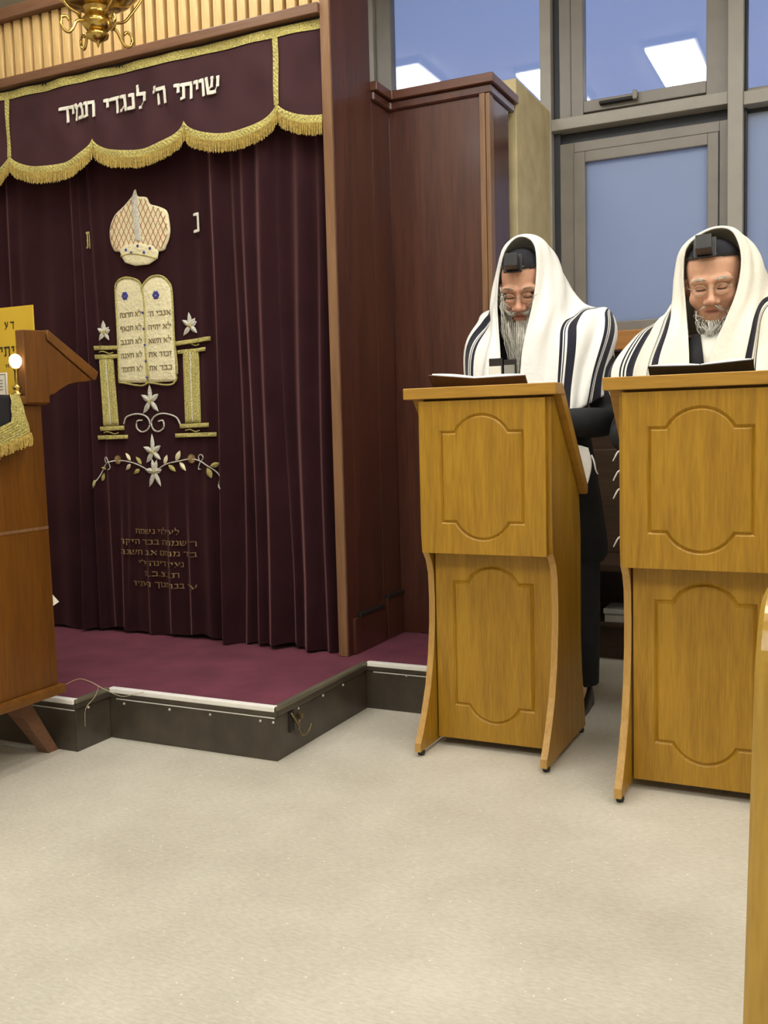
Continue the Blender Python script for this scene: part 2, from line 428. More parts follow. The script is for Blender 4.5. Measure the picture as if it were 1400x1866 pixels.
def lettering(name, txt, h, place, mat, parent, depth=.0025, nib=(.11, .17), gap=.13, space=.32, width=None, label=None):
    """place(u, v, d) -> world point; d is the distance in front of the surface"""
    qs, w = text_quads(txt, h, nib, gap, space)
    k = 1 if width is None else width/w
    V = []; Fc = []
    for i, q in enumerate(qs):
        area = sum(q[j][0]*q[(j+1) % 4][1]-q[(j+1) % 4][0]*q[j][1] for j in range(4))
        if area < 0: q = q[::-1]
        o = len(V); dd = depth*(1+.15*(i % 3))
        V += [place(u*k, v, dd) for u, v in q] + [place(u*k, v, 0) for u, v in q]
        Fc += [(o, o+1, o+2, o+3)] + [(o+j, o+4+j, o+4+(j+1) % 4, o+(j+1) % 4) for j in range(4)]
    o = mesh_obj(name, V, Fc, mat, parent, False, label)
    if name == 'lettering': o['kind'] = 'stuff'        # lines of print too small to pick apart
    return o

# ================================================================== THE ROOM
XL, XR, YB, YW, ZC = -4.6, 2.6, -3.6, 4.72, 3.5
DZ = .178                       # dais height
struct(box('floor', XL-.1, XR+.1, YB-.1, YW+.3, -.08, 0, FLOOR, bev=0), 'pale beige speckled stone floor')
struct(box('ceiling', XL-.1, XR+.1, YB-.1, YW+.3, ZC, ZC+.1, PLASTER, bev=0), 'off-white plaster ceiling')
struct(box('wall_left', XL-.1, XL, YB-.1, YW+.3, 0, ZC, WALLP, bev=0), 'cream painted left wall')
struct(box('wall_right', XR, XR+.1, YB-.1, YW+.3, 0, ZC, WALLP, bev=0), 'cream painted right wall')
struct(box('wall_back', XL, XR, YB-.1, YB, 0, ZC, WALLP, bev=0), 'cream painted back wall')
struct(box('wall_front', XL, -2.31, YW-.02, YW+.2, 0, ZC, WALLP, bev=0), 'cream wall beyond the ark')
struct(box('wall_below_window', -2.31, XR, YW-.03, YW+.2, 0, 1.41, BENCHW, bev=0), 'dark wooden wainscot wall below the windows')
struct(box('trim_1', -1.30, XR, YW-.10, YW-.03, 1.41, 1.50, SILLW, bev=.006), 'orange-brown wooden sill under the windows')

# ---------------------------------------------------------------- windows
def window(name, x0, x1, label):
    r = thing(name, label, None, (x0, YW, 1.5), kind='structure')
    return r
def bar(p, name, x0, x1, y0, y1, z0, z1, mat=FRAME, bev=.004):
    return box(name, x0, x1, y0, y1, z0, z1, mat, p, bev)
ZT = ZC - .02
w1 = window('window_1', -2.31, -1.382, 'blue dusk window above the mahogany cabinet')
bar(w1, 'frame_bar', -2.304, -2.265, YW-.03, YW+.06, 1.41, ZT, FRAME_L)
bar(w1, 'frame_bar', -2.265, -2.180, YW, YW+.06, 1.41, ZT, FRAME)
bar(w1, 'frame_bar', -2.18, -1.382, YW, YW+.06, 1.41, 1.50, FRAME)
bar(w1, 'frame_bar', -2.18, -1.382, YW, YW+.06, ZT-.06, ZT, FRAME)
box('pane', -2.185, -1.377, YW+.03, YW+.036, 1.49, ZT-.05, GLASS, w1, 0)
w2 = window('window_2', -1.382, -.50, 'pair of grey-framed sashes, clear above and frosted below, between the men')
bar(w2, 'mullion', -1.382, -1.329, YW-.045, YW+.06, 1.50, ZT, FRAME_L)
bar(w2, 'gasket_shade_strip', -1.329, -1.297, YW+.0, YW+.05, 1.50, ZT, FRAME_D)
bar(w2, 'transom', -1.329, -.531, YW-.05, YW+.06, 2.458, 2.512, FRAME_L)
bar(w2, 'sash_stile', -1.297, -1.241, YW-.012, YW+.05, 2.512, ZT)
bar(w2, 'sash_stile', -1.238, -1.181, YW-.022, YW+.05, 2.512, ZT)
bar(w2, 'sash_stile', -.628, -.531, YW-.012, YW+.05, 2.512, ZT)
bar(w2, 'sash_rail', -1.181, -.628, YW-.018, YW+.05, 2.530, 2.583)
bar(w2, 'sash_rail', -1.297, -.531, YW, YW+.05, 2.512, 2.530, FRAME)
bar(w2, 'sash_rail', -1.181, -.628, YW-.018, YW+.05, ZT-.06, ZT)
box('pane', -1.19, -.62, YW+.02, YW+.026, 2.575, ZT-.05, GLASS, w2, 0)
# lower frosted sash
bar(w2, 'gasket_shade_strip', -1.329, -1.301, YW+.02, YW+.06, 1.50, 2.458, FRAME_D)
bar(w2, 'gasket_shade_strip', -1.301, -.531, YW+.03, YW+.06, 2.40, 2.458, FRAME_D)  # dark strip painting the shadow below the protruding transom
bar(w2, 'sash_stile', -1.301, -1.234, YW-.0, YW+.05, 1.50, 2.405)
bar(w2, 'sash_stile', -1.232, -1.178, YW-.012, YW+.05, 1.53, 2.355)
bar(w2, 'sash_stile', -.622, -.575, YW-.012, YW+.05, 1.53, 2.355)
bar(w2, 'sash_stile', -.572, -.531, YW-.0, YW+.05, 1.50, 2.405)
bar(w2, 'sash_rail', -1.234, -.572, YW-.0, YW+.05, 2.358, 2.405)
bar(w2, 'sash_rail', -1.178, -.622, YW-.012, YW+.05, 2.305, 2.355)
bar(w2, 'sash_rail', -1.234, -.572, YW-.012, YW+.05, 1.50, 1.55)
box('pane', -1.185, -.615, YW+.02, YW+.026, 1.54, 2.312, FROST, w2, 0)
hd = box('window_handle', -1.10, -.925, YW-.05, YW-.018, 2.548, 2.562, BLACKM, w2, .003, 'dark metal window catch')
box('catch_block', -.945, -.925, YW-.055, YW-.018, 2.545, 2.585, FRAME, hd, .003)
w3 = window('window_3', -.50, 1.2, 'grey-framed window at the right edge of the picture')
bar(w3, 'mullion', -.531, -.467, YW-.06, YW+.06, 1.50, ZT, FRAME_L)
bar(w3, 'gasket_shade_strip', -.467, -.455, YW+.0, YW+.05, 1.50, ZT, FRAME_D)
bar(w3, 'transom', -.467, .45, YW-.05, YW+.06, 2.442, 2.50, FRAME_L)
bar(w3, 'gasket_shade_strip', -.455, .45, YW+.03, YW+.06, 2.40, 2.442, FRAME_D)  # under-rail shade, again put in as a dark strip
bar(w3, 'sash_rail', -.455, .45, YW, YW+.05, 2.50, 2.525, FRAME)
bar(w3, 'mullion', .45, .515, YW-.06, YW+.06, 1.50, ZT, FRAME_L)
bar(w3, 'sash_rail', -.455, .45, YW, YW+.05, 1.50, 1.55, FRAME)
box('pane', -.46, .45, YW+.02, YW+.026, 2.50, ZT, GLASS, w3, 0)
box('pane', -.46, .45, YW+.02, YW+.026, 1.52, 2.42, FROST, w3, 0)
struct(box('wall_window_end', .515, XR, YW-.03, YW+.2, 1.41, ZC, WALLP, bev=0), 'cream wall right of the windows')

# beige partition end between the cabinet and the window
bp_ = struct(box('wall_partition', -1.62, -1.338, 4.17, YW-.005, 0, 2.558, BEIGE, bev=.006), 'beige plaster partition end beside the window')
lettering('scribble', '...ו.', .012, lambda u, v, d: (-1.385+u, 4.17-.0005-d, 2.515+v), SIGNINK, bp_, .0008)

# ---------------------------------------------------------------- ark surround (mahogany)
ark = thing('ark_cabinet', 'dark mahogany cabinet framing the velvet ark curtain', 'cabinet', (-2.75, 3.6, DZ))
box('side_panel', -1.838, -1.80, 3.452, 3.69, DZ, 2.99, MAHOG, ark, .003)
box('front_stile', -1.838, -1.799, 3.362, 3.449, DZ, 2.99, MAHOG, ark, .003)
box('stile_edge', -1.840, -1.801, 3.352, 3.3625, DZ, 2.99, MAHOG_EDGE, ark, .002, 'lighter worn front edge')
box('side_panel', -3.70, -3.66, 3.355, 3.69, DZ, 2.99, MAHOG, ark, .003)
box('back_panel', -3.66, -1.838, 3.62, 3.66, DZ, 2.99, MAHOG, ark, .002)
box('beam', -3.66, -1.84, 3.335, 3.43, 2.633, 2.672, BEAM, ark, .004)
box('curtain_rail', -3.66, -1.84, 3.37, 3.40, 2.614, 2.633, BLACKM, ark, .002)
box('upper_rail', -3.66, -1.84, 3.345, 3.43, 2.925, 2.975, BEAM, ark, .004)
box('grille_backing', -3.66, -1.84, 3.432, 3.445, 2.66, 2.93, BENCHW, ark, .001)
sl0 = None
nsl = 32
for i in range(nsl):
    x = -1.868 - i*.0565
    if sl0 is None:
        sl0 = box('slat', -.0195, .0195, 3.378, 3.425, 2.672, 2.925, SLATW, None, .006)
        o = sl0
    else:
        o = sl0.copy(); COL.objects.link(o)
    o.location.x = x
    parent_to(o, ark)
# skirting on the right flank
box('skirting_board', -1.80, -1.786, 3.40, 3.68, DZ, .322, MAHOG, ark, .002)
box('skirting_cap', -1.80, -1.782, 3.44, 3.665, .322, .337, LEATHER, ark, .003)
# flank closet to the right of the ark
clo = thing('side_closet', 'lower mahogany closet with a cornice, right of the ark', 'cabinet', (-1.6, 3.9, DZ))
box('flank_panel', -1.838, -1.80, 3.695, 3.862, DZ, 2.43, MAHOG, clo, .002)
box('front_panel', -1.80, -1.392, 3.862, 3.89, DZ, 2.43, MAHOG, clo, .002)
box('corner_post', -1.392, -1.368, 3.85, 3.90, 0.0, 2.43, MAHOG_EDGE, clo, .002)
box('corner_post', -1.366, -1.348, 3.852, 3.90, 0.0, 2.43, MAHOG_EDGE, clo, .002)
box('end_panel', -1.372, -1.352, 3.90, 4.10, 0.0, 2.43, MAHOG, clo, .002)
box('back_panel', -1.80, -1.372, 4.08, 4.10, 0.0, 2.43, MAHOG, clo, .002)
box('skirting_board', -1.80, -1.784, 3.70, 3.862, DZ, .352, MAHOG, clo, .002)
box('skirting_cap', -1.80, -1.780, 3.70, 3.862, .352, .367, LEATHER, clo, .003)
# cornice: top board and the cove below it
prism('cornice', [(-1.838, 3.69), (-1.772, 3.69), (-1.772, 3.832), (-1.326, 3.832), (-1.326, 4.165), (-1.838, 4.165)], 'z', 2.443, 2.480, MAHOG_X, clo, .003)
prism('cornice_cove', [(-1.838, 3.692), (-1.787, 3.692), (-1.787, 3.848), (-1.340, 3.848), (-1.340, 4.15), (-1.838, 4.15)], 'z', 2.405, 2.443, MAHOG, clo, .006)

# ---------------------------------------------------------------- dais
dais = thing('dais', 'low burgundy carpeted dais with dark riser and metal edging', 'dais', (-2.5, 3.2, 0))
DP = [(-4.4, 2.470), (-2.385, 2.470), (-2.385, 2.640), (-1.690, 2.640), (-1.690, 3.295), (-1.398, 3.295), (-1.398, 3.859), (-1.842, 3.859), (-1.842, 4.0), (-4.4, 4.0)]
prism('carpet', DP, 'z', .150, DZ-.001, CARPET, dais)
segs = [((-4.4, 2.47), (-2.385, 2.47), 'f'), ((-2.385, 2.47), (-2.385, 2.64), 's'), ((-2.385, 2.64), (-1.69, 2.64), 'f'), ((-1.69, 2.64), (-1.69, 3.295), 's'), ((-1.69, 3.295), (-1.398, 3.295), 'f')]
for (ax, ay), (bx, by), k in segs:
    if k == 'f':
        box('riser', ax, bx, ay, ay+.02, 0, .150, RISER, dais, .001)
        box('nosing', ax, bx+(.006 if bx > -2 and ay < 3 else 0), ay-.008, ay+.012, .150, DZ+.004, STEEL if False else RISER, dais, .004)
        box('metal_strip', ax+.004, bx, ay-.010, ay+.016, DZ-.012, DZ+.006, STEEL, dais, .004, 'shiny aluminium strip')
        box('carpet_edge_line', ax+.03, bx-.005, ay-.0015, ay, .1425, .1465, STEEL, dais, 0)
    else:
        box('riser', ax-.02, ax, ay+.02, by, 0, .150, RISER, dais, .001)
        box('nosing', ax-.010, ax+.008, ay, by, .150, DZ+.002, RISER, dais, .004)
        box('metal_strip', ax-.016, ax+.010, ay-.006, by, DZ-.008, DZ+.005, plain('shaded_edging', (.22, .20, .15), .4, metal=.5) if 'shaded_edging' not in MATS else MATS['shaded_edging'], dais, .004, 'side-facing metal strip in a darker, shaded tone')  # same edging on the side faces, its shade painted as a darker metal
def screw(x, y, z, axis):
    bm = bmesh.new(); bmesh.ops.create_uvsphere(bm, u_segments=8, v_segments=6, radius=.005)
    for v in bm.verts: v.co += Vector((x, y, z))
    bm_obj('screw', bm, SCREW, dais, True)
for x in (-2.32, -2.12, -1.95, -1.75, -1.70): screw(x, 2.639, .130, 'y')
for y in (2.78, 2.95, 3.10): screw(-1.689, y, .140, 'x')
screw(-1.52, 3.294, .142, 'y'); screw(-2.384, 2.53, .140, 'x')
# ring pull on the right riser
rp_ = box('ring_plate', -1.690, -1.684, 2.715, 2.745, .075, .145, BLACKM, dais, .002, 'small dark ring pull plate')
tube('pull_ring', [(-1.676, 2.80+.042*math.cos(a), .085+.04*math.sin(a)) for a in np.linspace(-.3, -PI-.6, 14)], .0035, BRASSD, rp_, 8)
tube('pull_hook', [(-1.682, 2.722, .140), (-1.676, 2.74, .11), (-1.676, 2.762, .080)], .004, BRASSD, rp_, 6)
box('pull_knob', -1.688, -1.674, 2.772, 2.788, .105, .125, BRASSD, rp_, .003)
wires = tag(tube('loose_wire', catmull([(-2.46, 2.478, .215), (-2.40, 2.50, .245), (-2.345, 2.50, .243), (-2.30, 2.52, .215), (-2.262, 2.56, .183), (-2.24, 2.60, .182), (-2.22, 2.626, .184)], 24), .0012, WIRE, None, 6), 'thin curly wire lying across the dais edge beside the reading desk', 'wire')
tube('loose_end', catmull([(-2.318, 2.515, .225), (-2.325, 2.50, .19), (-2.33, 2.46, .16), (-2.332, 2.455, .10)], 10), .0010, WIRE, wires, 6)

# ---------------------------------------------------------------- ark curtain
FOLDS = [(-3.63, .040, .034, .0), (-3.54, .030, .026, .0), (-3.46, .018, .05, .01), (-3.30, .010, .05, .0), (-3.175, .034, .020, -.01), (-3.12, .020, .016, .006), (-3.05, .010, .016, .02),
         (-2.985, .016, .018, .012), (-2.93, .014, .018, -.02), (-2.86, .010, .016, .03), (-2.70, .014, .018, -.015), (-2.60, .018, .018, .005), (-2.49, .012, .03, .0), (-2.392, .056, .030, .0), (-2.30, .020, .020, .0), (-2.235, .040, .030, .006), (-2.150, .060, .044, .0), (-2.075, .022, .018, .01), (-1.985, .048, .040, .0), (-1.900, .036, .026, .0)]
def curtain_y(x, z):
    y = 3.445
    dn = max(0, min(1, (2.35-z)/2.2))
    for cx, a, w, lean in FOLDS:
        c = cx + lean*(1.2-z) + .006*math.sin(z*3.1+cx*9)
        d = (x-c)/w
        if -3.0 < cx < -2.58: a *= .12+.88*max(0, min(1, (.85-z)/.35))
        if abs(d) < 3: y -= a*(.7+.9*dn)*math.exp(-d*d)
    y -= .006*math.sin(x*9+z*.7) + .004*dn*math.sin(x*37+z*2)
    return y
cur = thing('ark_curtain', 'dark burgundy velvet ark curtain embroidered with tablets and crown', 'curtain', (-2.75, 3.44, DZ))
nx, nz = 420, 60
V = []; Fc = []
for j in range(nz+1):
    for i in range(nx+1):
        x = -3.66 + (1.815)*i/nx
        zb = DZ+.012 + .008*math.sin(x*14)+.004*math.sin(x*41)
        z = zb + (2.60-zb)*j/nz
        V.append((x, curtain_y(x, z) - .012*max(0, 1-(z-DZ)/.3)*(.5+.5*math.sin(x*21)), z))
for j in range(nz):
    for i in range(nx):
        a = j*(nx+1)+i; Fc.append((a, a+1, a+nx+2, a+nx+1))
cl = mesh_obj('velvet_cloth', V, Fc, VELVET, cur, True)
HM = ((6.81959465e-04, 1.08043451e-05, -3.15859897), (8.41115202e-05, -7.75988101e-04, 2.20441951), (9.60937803e-05, -1.97622538e-05, 1.0))
def D(u, v):                    # embroidery design sheet -> (x, z) on the curtain
    a = [r[0]*u + r[1]*v + r[2] for r in HM]
    return a[0]/a[2], a[1]/a[2]
def on_cur(x, z, d=0): return (x, curtain_y(x, z) - .004 - d, z)
def patch(name, poly, mat, parent, puff=.006, d0=0.0, n_in=3, label=None, design=True):
    """puffed appliqué: polygon shrunk towards its centre in rings, raised in the middle"""
    P = [D(*p) for p in poly] if design else list(poly)
    dense = []
    for (ax, az), (bx, bz) in zip(P, P[1:]+P[:1]):
        n = max(1, int(math.hypot(bx-ax, bz-az)/.012))
        for k in range(n): dense.append((ax+(bx-ax)*k/n, az+(bz-az)*k/n))
    cx = sum(p[0] for p in dense)/len(dense); cz = sum(p[1] for p in dense)/len(dense)
    V = []; Fc = []; N = len(dense)
    rings = [(1, 0), (1, .5), (.93, .85), (.75, 1), (.45, 1.0), (.2, 1)]
    for s, h in rings:
        for x, z in dense:
            X, Z = cx+(x-cx)*s, cz+(z-cz)*s
            V.append(on_cur(X, Z, d0+puff*h))
    V.append(on_cur(cx, cz, d0+puff))
    for r in range(len(rings)-1):
        for k in range(N):
            Fc.append((r*N+k, r*N+(k+1) % N, (r+1)*N+(k+1) % N, (r+1)*N+k))
    L = (len(rings)-1)*N
    for k in range(N): Fc.append((L+k, L+(k+1) % N, len(V)-1))
    return mesh_obj(name, V, Fc, mat, parent, True, label)
def cord(name, pts, r, mat, parent, design=True, n=None, d=.003, closed=False):
    P = [D(*p) for p in pts] if design else list(pts)
    c = catmull([(x, 0, z) for x, z in P], n or max(8, len(P)*6))
    return tube(name, [on_cur(p.x, p.z, d) for p in c], r, mat, parent, 6)
def leaf(name, u, v, ang, L, Wd, mat, parent):
    x, z = D(u, v); pts = []; V = []; Fc = []
    n = 8
    ca, sa = math.cos(ang), math.sin(ang)
    def P(t, s, d): return on_cur(x + ca*t*L - sa*s*Wd, z + sa*t*L + ca*s*Wd, d)
    for k in range(n+1):
        t = k/n; w = math.sin(PI*t**.85)**.9*.5 if 0 < t < 1 else 0
        V += [P(t, -w, 0), P(t, 0, .006*math.sin(PI*min(1, max(.02, t)))+.002), P(t, w, 0)]
    for k in range(n):
        a = 3*k; Fc += [(a, a+1, a+4, a+3), (a+1, a+2, a+5, a+4)]
    return mesh_obj(name, V, Fc, mat, parent, False)
# crown
CROWN = [(365, 45), (380, 85), (430, 92), (450, 130), (500, 145), (545, 170), (560, 230), (565, 300), (545, 370), (505, 410), (275, 412), (235, 400), (212, 340), (212, 270), (240, 200), (290, 150), (330, 105), (350, 80)]
CROWN = [(p.x, p.y) for p in catmull([(u, v, 0) for u, v in CROWN+CROWN[:1]], 90)][:-1]
crown = patch('crown', CROWN, CREAM, cur, .010, label='puffed crown in cream with red lattice')
def inside(p, poly):
    r = False
    for (ax, ay), (bx, by) in zip(poly, poly[1:]+poly[:1]):
        if (ay > p[1]) != (by > p[1]) and p[0] < (bx-ax)*(p[1]-ay)/(by-ay)+ax: r = not r
    return r
CIN = [(388+(u-388)*.96, 270+(v-270)*.95) for u, v in CROWN]
lat = []
for k in range(-10, 18):
    for sgn in (1, -1):
        pts = []
        for t in np.linspace(0, 1, 36):
            v = 85 + t*315
            u = 388 + (k-3.5)*29 + sgn*(v-260)*.42
            if inside((u, v), CIN): pts.append((u, v))
        if len(pts) > 3:
            lat.append(tube_data([on_cur(*D(*p), .0105) for p in pts], .0016, 4))
V, Fc = merge(lat); mesh_obj('lattice', V, Fc, REDLAT, crown, False, 'red stitched lattice')
patch('crown_ridge', [(365, 50), (382, 95), (395, 230), (408, 350), (372, 352), (358, 230), (350, 95)], SILV, crown, .004, .009)
patch('crown_band', [(275, 400), (310, 372), (400, 362), (480, 380), (505, 412), (500, 452), (450, 488), (370, 496), (310, 478), (285, 440)], CREAM, crown, .007, .007)
cord('band_cord', [(285, 440), (340, 425), (400, 430), (500, 452)], .003, GOLD, crown, d=.014)
for u, v in ((317, 403), (348, 420), (388, 380), (426, 418), (460, 394)):
    bm = bmesh.new(); bmesh.ops.create_uvsphere(bm, u_segments=10, v_segments=8, radius=.0068)
    x, z = D(u, v); p = on_cur(x, z, .014)
    for q in bm.verts: q.co = Vector(p) + Vector((q.co.x, q.co.y*.5, q.co.z))
    bm_obj('bead', bm, BLUEG, crown, True)
# tablets
TL = [(265, 1180), (257, 900), (245, 640), (255, 592), (290, 567), (335, 565), (385, 585), (405, 628), (418, 700), (425, 950), (437, 1182)]
TR = [(437, 1182), (425, 950), (418, 700), (405, 628), (430, 585), (470, 556), (520, 555), (560, 590), (580, 650), (592, 900), (602, 1172)]
rows_r = ['אנכי ה׳', 'לא יהיה', 'לא תשא', 'זכור את', 'כבד את']
rows_l = ['לא תרצח', 'לא תנאף', 'לא תגנב', 'לא תענה', 'לא תחמד']
for P, rows, u0, rose, lab in ((TL, rows_l, 338, (305, 672), 'left cream satin tablet'), (TR, rows_r, 505, (490, 667), 'right cream satin tablet')):
    tb = patch('tablet', P, CREAM, cur, .008, label=lab)
    cord('tablet_border', P+[P[0]], .0042, GOLD if True else SILV, tb, n=90, d=.006)
    for k, r in enumerate(rows):
        v = 795 + k*80 + (0 if P is TL else -8)
        x0, z0 = D(u0+k*2+ (0 if P is TL else 3), v)
        lettering('lettering', r, .0215, lambda a, b, d, x0=x0, z0=z0: on_cur(x0+a, z0+b, .0085+d), INK, tb, .001, nib=(.12, .17), width=.122)
    x0, z0 = D(*rose)
    for k in range(6):
        bm = bmesh.new(); bmesh.ops.create_uvsphere(bm, u_segments=8, v_segments=6, radius=.0085)
        a = k*PI/3; p = on_cur(x0+.0105*math.cos(a), z0+.0105*math.sin(a), .0085)
        for q in bm.verts: q.co = Vector(p) + Vector((q.co.x, q.co.y*.4, q.co.z))
        bm_obj('rosette_petal', bm, BLUEG, tb, True)
for k in range(5):
    x0, z0 = D(413+k*6, 770+k*95); bm = bmesh.new(); bmesh.ops.create_uvsphere(bm, u_segments=8, v_segments=6, radius=.005)
    p = on_cur(x0, z0, .010)
    for q in bm.verts: q.co += Vector(p)
    bm_obj('bead', bm, BLUEG, cur, True)
# columns
def column(shaft, plates, lab):
    c = patch('column', shaft, GOLD, cur, .010, label=lab)
    (a, b, cc, d) = shaft
    for k in range(1, 6):
        t = k/6
        cord('flute', [(a[0]+(b[0]-a[0])*t, a[1]+(b[1]-a[1])*t+6), (d[0]+(cc[0]-d[0])*t, d[1]+(cc[1]-d[1])*t-6)], .0028, GOLD if k != 3 else SILV, c, n=24, d=.010)
    for p in plates: patch('plate', p, GOLD, c, .010)
    return c
column([(148, 1040), (225, 1036), (257, 1432), (175, 1436)],
       [[(115, 965), (265, 962), (265, 986), (117, 990)], [(120, 1017), (256, 1013), (254, 1038), (122, 1044)], [(150, 1440), (290, 1434), (291, 1460), (152, 1466)], [(140, 1492), (315, 1488), (316, 1512), (142, 1517)]], 'gold column left of the tablets')
column([(645, 1002), (732, 990), (748, 1416), (660, 1418)],
       [[(600, 940), (800, 908), (802, 934), (602, 966)], [(610, 992), (776, 972), (777, 995), (613, 1014)], [(624, 1424), (796, 1416), (797, 1442), (626, 1450)], [(597, 1480), (834, 1472), (835, 1498), (600, 1504)]], 'gold column right of the tablets')
for (u, v) in ((185, 1003), (695, 955), (215, 1476), (700, 1462)):
    cord('plate_knot', [(u-40, v), (u-15, v-6), (u+15, v+6), (u+40, v)], .0028, GOLD, cur)
# lilies
def flower(u, v, R, angs, mat=SILV):
    x, z = D(u, v)
    bm = bmesh.new(); bmesh.ops.create_uvsphere(bm, u_segments=8, v_segments=6, radius=.010); p = on_cur(x, z, .003)
    for q in bm.verts: q.co = Vector(p) + Vector((q.co.x, q.co.y*.5, q.co.z))
    f = bm_obj('flower', bm, GOLD, cur, True)
    for a, k in angs: leaf('petal', u, v, math.radians(a), R*k, R*.42, mat, f)
flower(170, 885, .048, [(92, 1.1), (40, .75), (150, .85), (15, .75), (-125, .9), (-55, .9)])
flower(680, 845, .050, [(95, 1.15), (50, .8), (25, .75), (145, .9), (-130, 1.05), (-45, .95)])
flower(448, 1290, .062, [(90, 1.2), (30, .95), (150, .95), (-130, 1.1), (-45, 1.05)])
flower(462, 1590, .060, [(90, 1.35), (30, .95), (155, .95), (-130, 1.0), (-35, .95)])
flower(470, 1705, .060, [(100, .95), (70, .95), (10, .8), (170, .85), (-115, 1.25), (-60, 1.25)])
# scrolls
cord('scroll', [(290, 1425), (310, 1383), (370, 1365), (425, 1380), (448, 1420), (432, 1458), (398, 1470), (370, 1445), (373, 1408), (402, 1402)], .0036, SILV, cur)
cord('scroll', [(627, 1425), (600, 1383), (535, 1362), (485, 1375), (458, 1410), (468, 1453), (503, 1468), (535, 1445), (530, 1405), (502, 1408)], .0036, SILV, cur)
# vine
cord('vine_stem', [(125, 1800), (160, 1710), (195, 1655), (255, 1640), (330, 1648), (390, 1670), (450, 1705)], .0028, SILV, cur)
cord('vine_stem', [(490, 1695), (550, 1660), (620, 1642), (700, 1630), (770, 1655), (840, 1710), (915, 1800)], .0028, SILV, cur)
for u, v, a, L in ((118, 1802, 62, .045), (160, 1760, 68, .04), (185, 1690, 165, .03), (330, 1640, 130, .045), (395, 1662, 130, .045), (330, 1660, -140, .042), (385, 1690, -150, .042),
                   (535, 1660, 65, .045), (600, 1640, 62, .05), (560, 1665, -40, .045), (620, 1650, -48, .05), (805, 1672, 15, .045), (790, 1680, -70, .05), (860, 1720, -50, .055)):
    leaf('leaf', u, v, math.radians(a), L, L*.48, GOLD if (u < 330 or u > 780 or v > 1660) else CREAM, cur)
for u, v in ((252, 1635), (695, 1628)):
    x0, z0 = D(u, v)
    vf = []
    for k in range(20):
        a = k*2*PI/20; vf.append(tube_data([on_cur(x0, z0, .004), on_cur(x0+.020*math.cos(a), z0+.020*math.sin(a), .004)], .0018, 4))
    V, Fc = merge(vf); mesh_obj('thistle', V, Fc, DIMGOLD, cur)
cord('tendril', [(185, 1650), (180, 1625), (195, 1620), (205, 1640), (215, 1680), (205, 1695)], .0022, SILV, cur)
cord('tendril', [(740, 1640), (735, 1612), (755, 1605), (765, 1625), (745, 1650), (735, 1685), (748, 1690)], .0022, SILV, cur)
# letters at the sides of the crown
x0, z0 = D(722, 300)
lettering('letter', 'כ', .088, lambda a, b, d: on_cur(x0+a*.62, z0+b, .004+d), WHITEE, cur, .004, nib=(.15, .13))
x1, z1 = D(84, 392)
lettering('letter', 'ת', .080, lambda a, b, d: on_cur(x1+a*.32, z1+b, .004+d), GOLD, cur, .003, nib=(.16, .12))
# dedication
for k, (t, w) in enumerate((('לעילוי נשמת', .25), ('ר׳ שמחה בכר היקר', .43), ('ב״ר מנחם אב תשנה', .43), ('נעיר דינה ע״י', .26), ('ת.נ.צ.ב.ה', .20), ('ע״י בנו חנוך העניו', .36))):
    z0 = .634 - k*.0475; x0 = (-2.788, -2.785, -2.785, -2.775, -2.77, -2.755)[k]
    lettering('lettering', t, .023, lambda a, b, d, x0=x0, z0=z0: on_cur(x0+a, z0+b, d), DIMGOLD, cur, .002, nib=(.085, .11), width=w)

# ---------------------------------------------------------------- valance
val = thing('ark_valance', 'scalloped burgundy valance with gold braid and fringe over the curtain', 'valance', (-2.75, 3.36, 2.2))
PK = [-3.94, -3.456, -2.975, -2.49, -2.044, -1.60]
def val_bottom(x):
    for a, b in zip(PK[:-1], PK[1:]):
        if a <= x <= b:
            u = (x-a)/(b-a); return 2.335 - .082*math.sqrt(max(0, 1-(2*u-1)**2))**1.15
    return 2.3
def val_y(x, z):
    return 3.366 + .004*math.sin(x*13+z*5) + .0035*math.sin(x*31-z*9) + .003*math.sin((x*1.2+z)*24)
VX0, VX1 = -3.655, -1.845
nx, nz = 260, 16
V = []; Fc = []
for j in range(nz+1):
    for i in range(nx+1):
        x = VX0+(VX1-VX0)*i/nx; zb = val_bottom(x); z = zb+(2.625-zb)*j/nz
        V.append((x, val_y(x, z), z))
for j in range(nz):
    for i in range(nx):
        a = j*(nx+1)+i; Fc.append((a, a+1, a+nx+2, a+nx+1))
mesh_obj('velvet_panel', V, Fc, VELVET2, val, True)
def ribbon(name, fz0, fz1, d, mat, x0=VX0, x1=VX1, n=260, zig=.0018):
    V = []; Fc = []
    for i in range(n+1):
        x = x0+(x1-x0)*i/n; za, zb = fz0(x), fz1(x)
        for k in range(5):
            z = za+(zb-za)*k/4
            bump = zig*(1 if (i//2+k) % 2 else -1) if 0 < k < 4 else -.001
            V.append((x, val_y(x, z)-d-bump, z))
    for i in range(n):
        for k in range(4):
            a = i*5+k; Fc.append((a, a+5, a+6, a+1))
    return mesh_obj(name, V, Fc, mat, val, False)
ribbon('top_braid', lambda x: 2.588, lambda x: 2.622, .005, GOLD, n=420)
ribbon('scallop_braid', lambda x: val_bottom(x)-.014, lambda x: val_bottom(x)+.016, .006, GOLD, n=420)
for xb in (-3.456, -2.044):
    V = []; Fc = []
    for i in range(61):
        z = 2.335+(2.588-2.335)*i/60
        for k in range(5):
            x = xb-.0125+.025*k/4; bump = .0018*(1 if (i//2+k) % 2 else -1) if 0 < k < 4 else -.001
            V.append((x, val_y(x, z)-.007-bump, z))
    for i in range(60):
        for k in range(4):
            a = i*5+k; Fc.append((a, a+1, a+6, a+5))
    mesh_obj('vertical_braid', V, Fc, GOLD, val)
fr = []
x = VX0
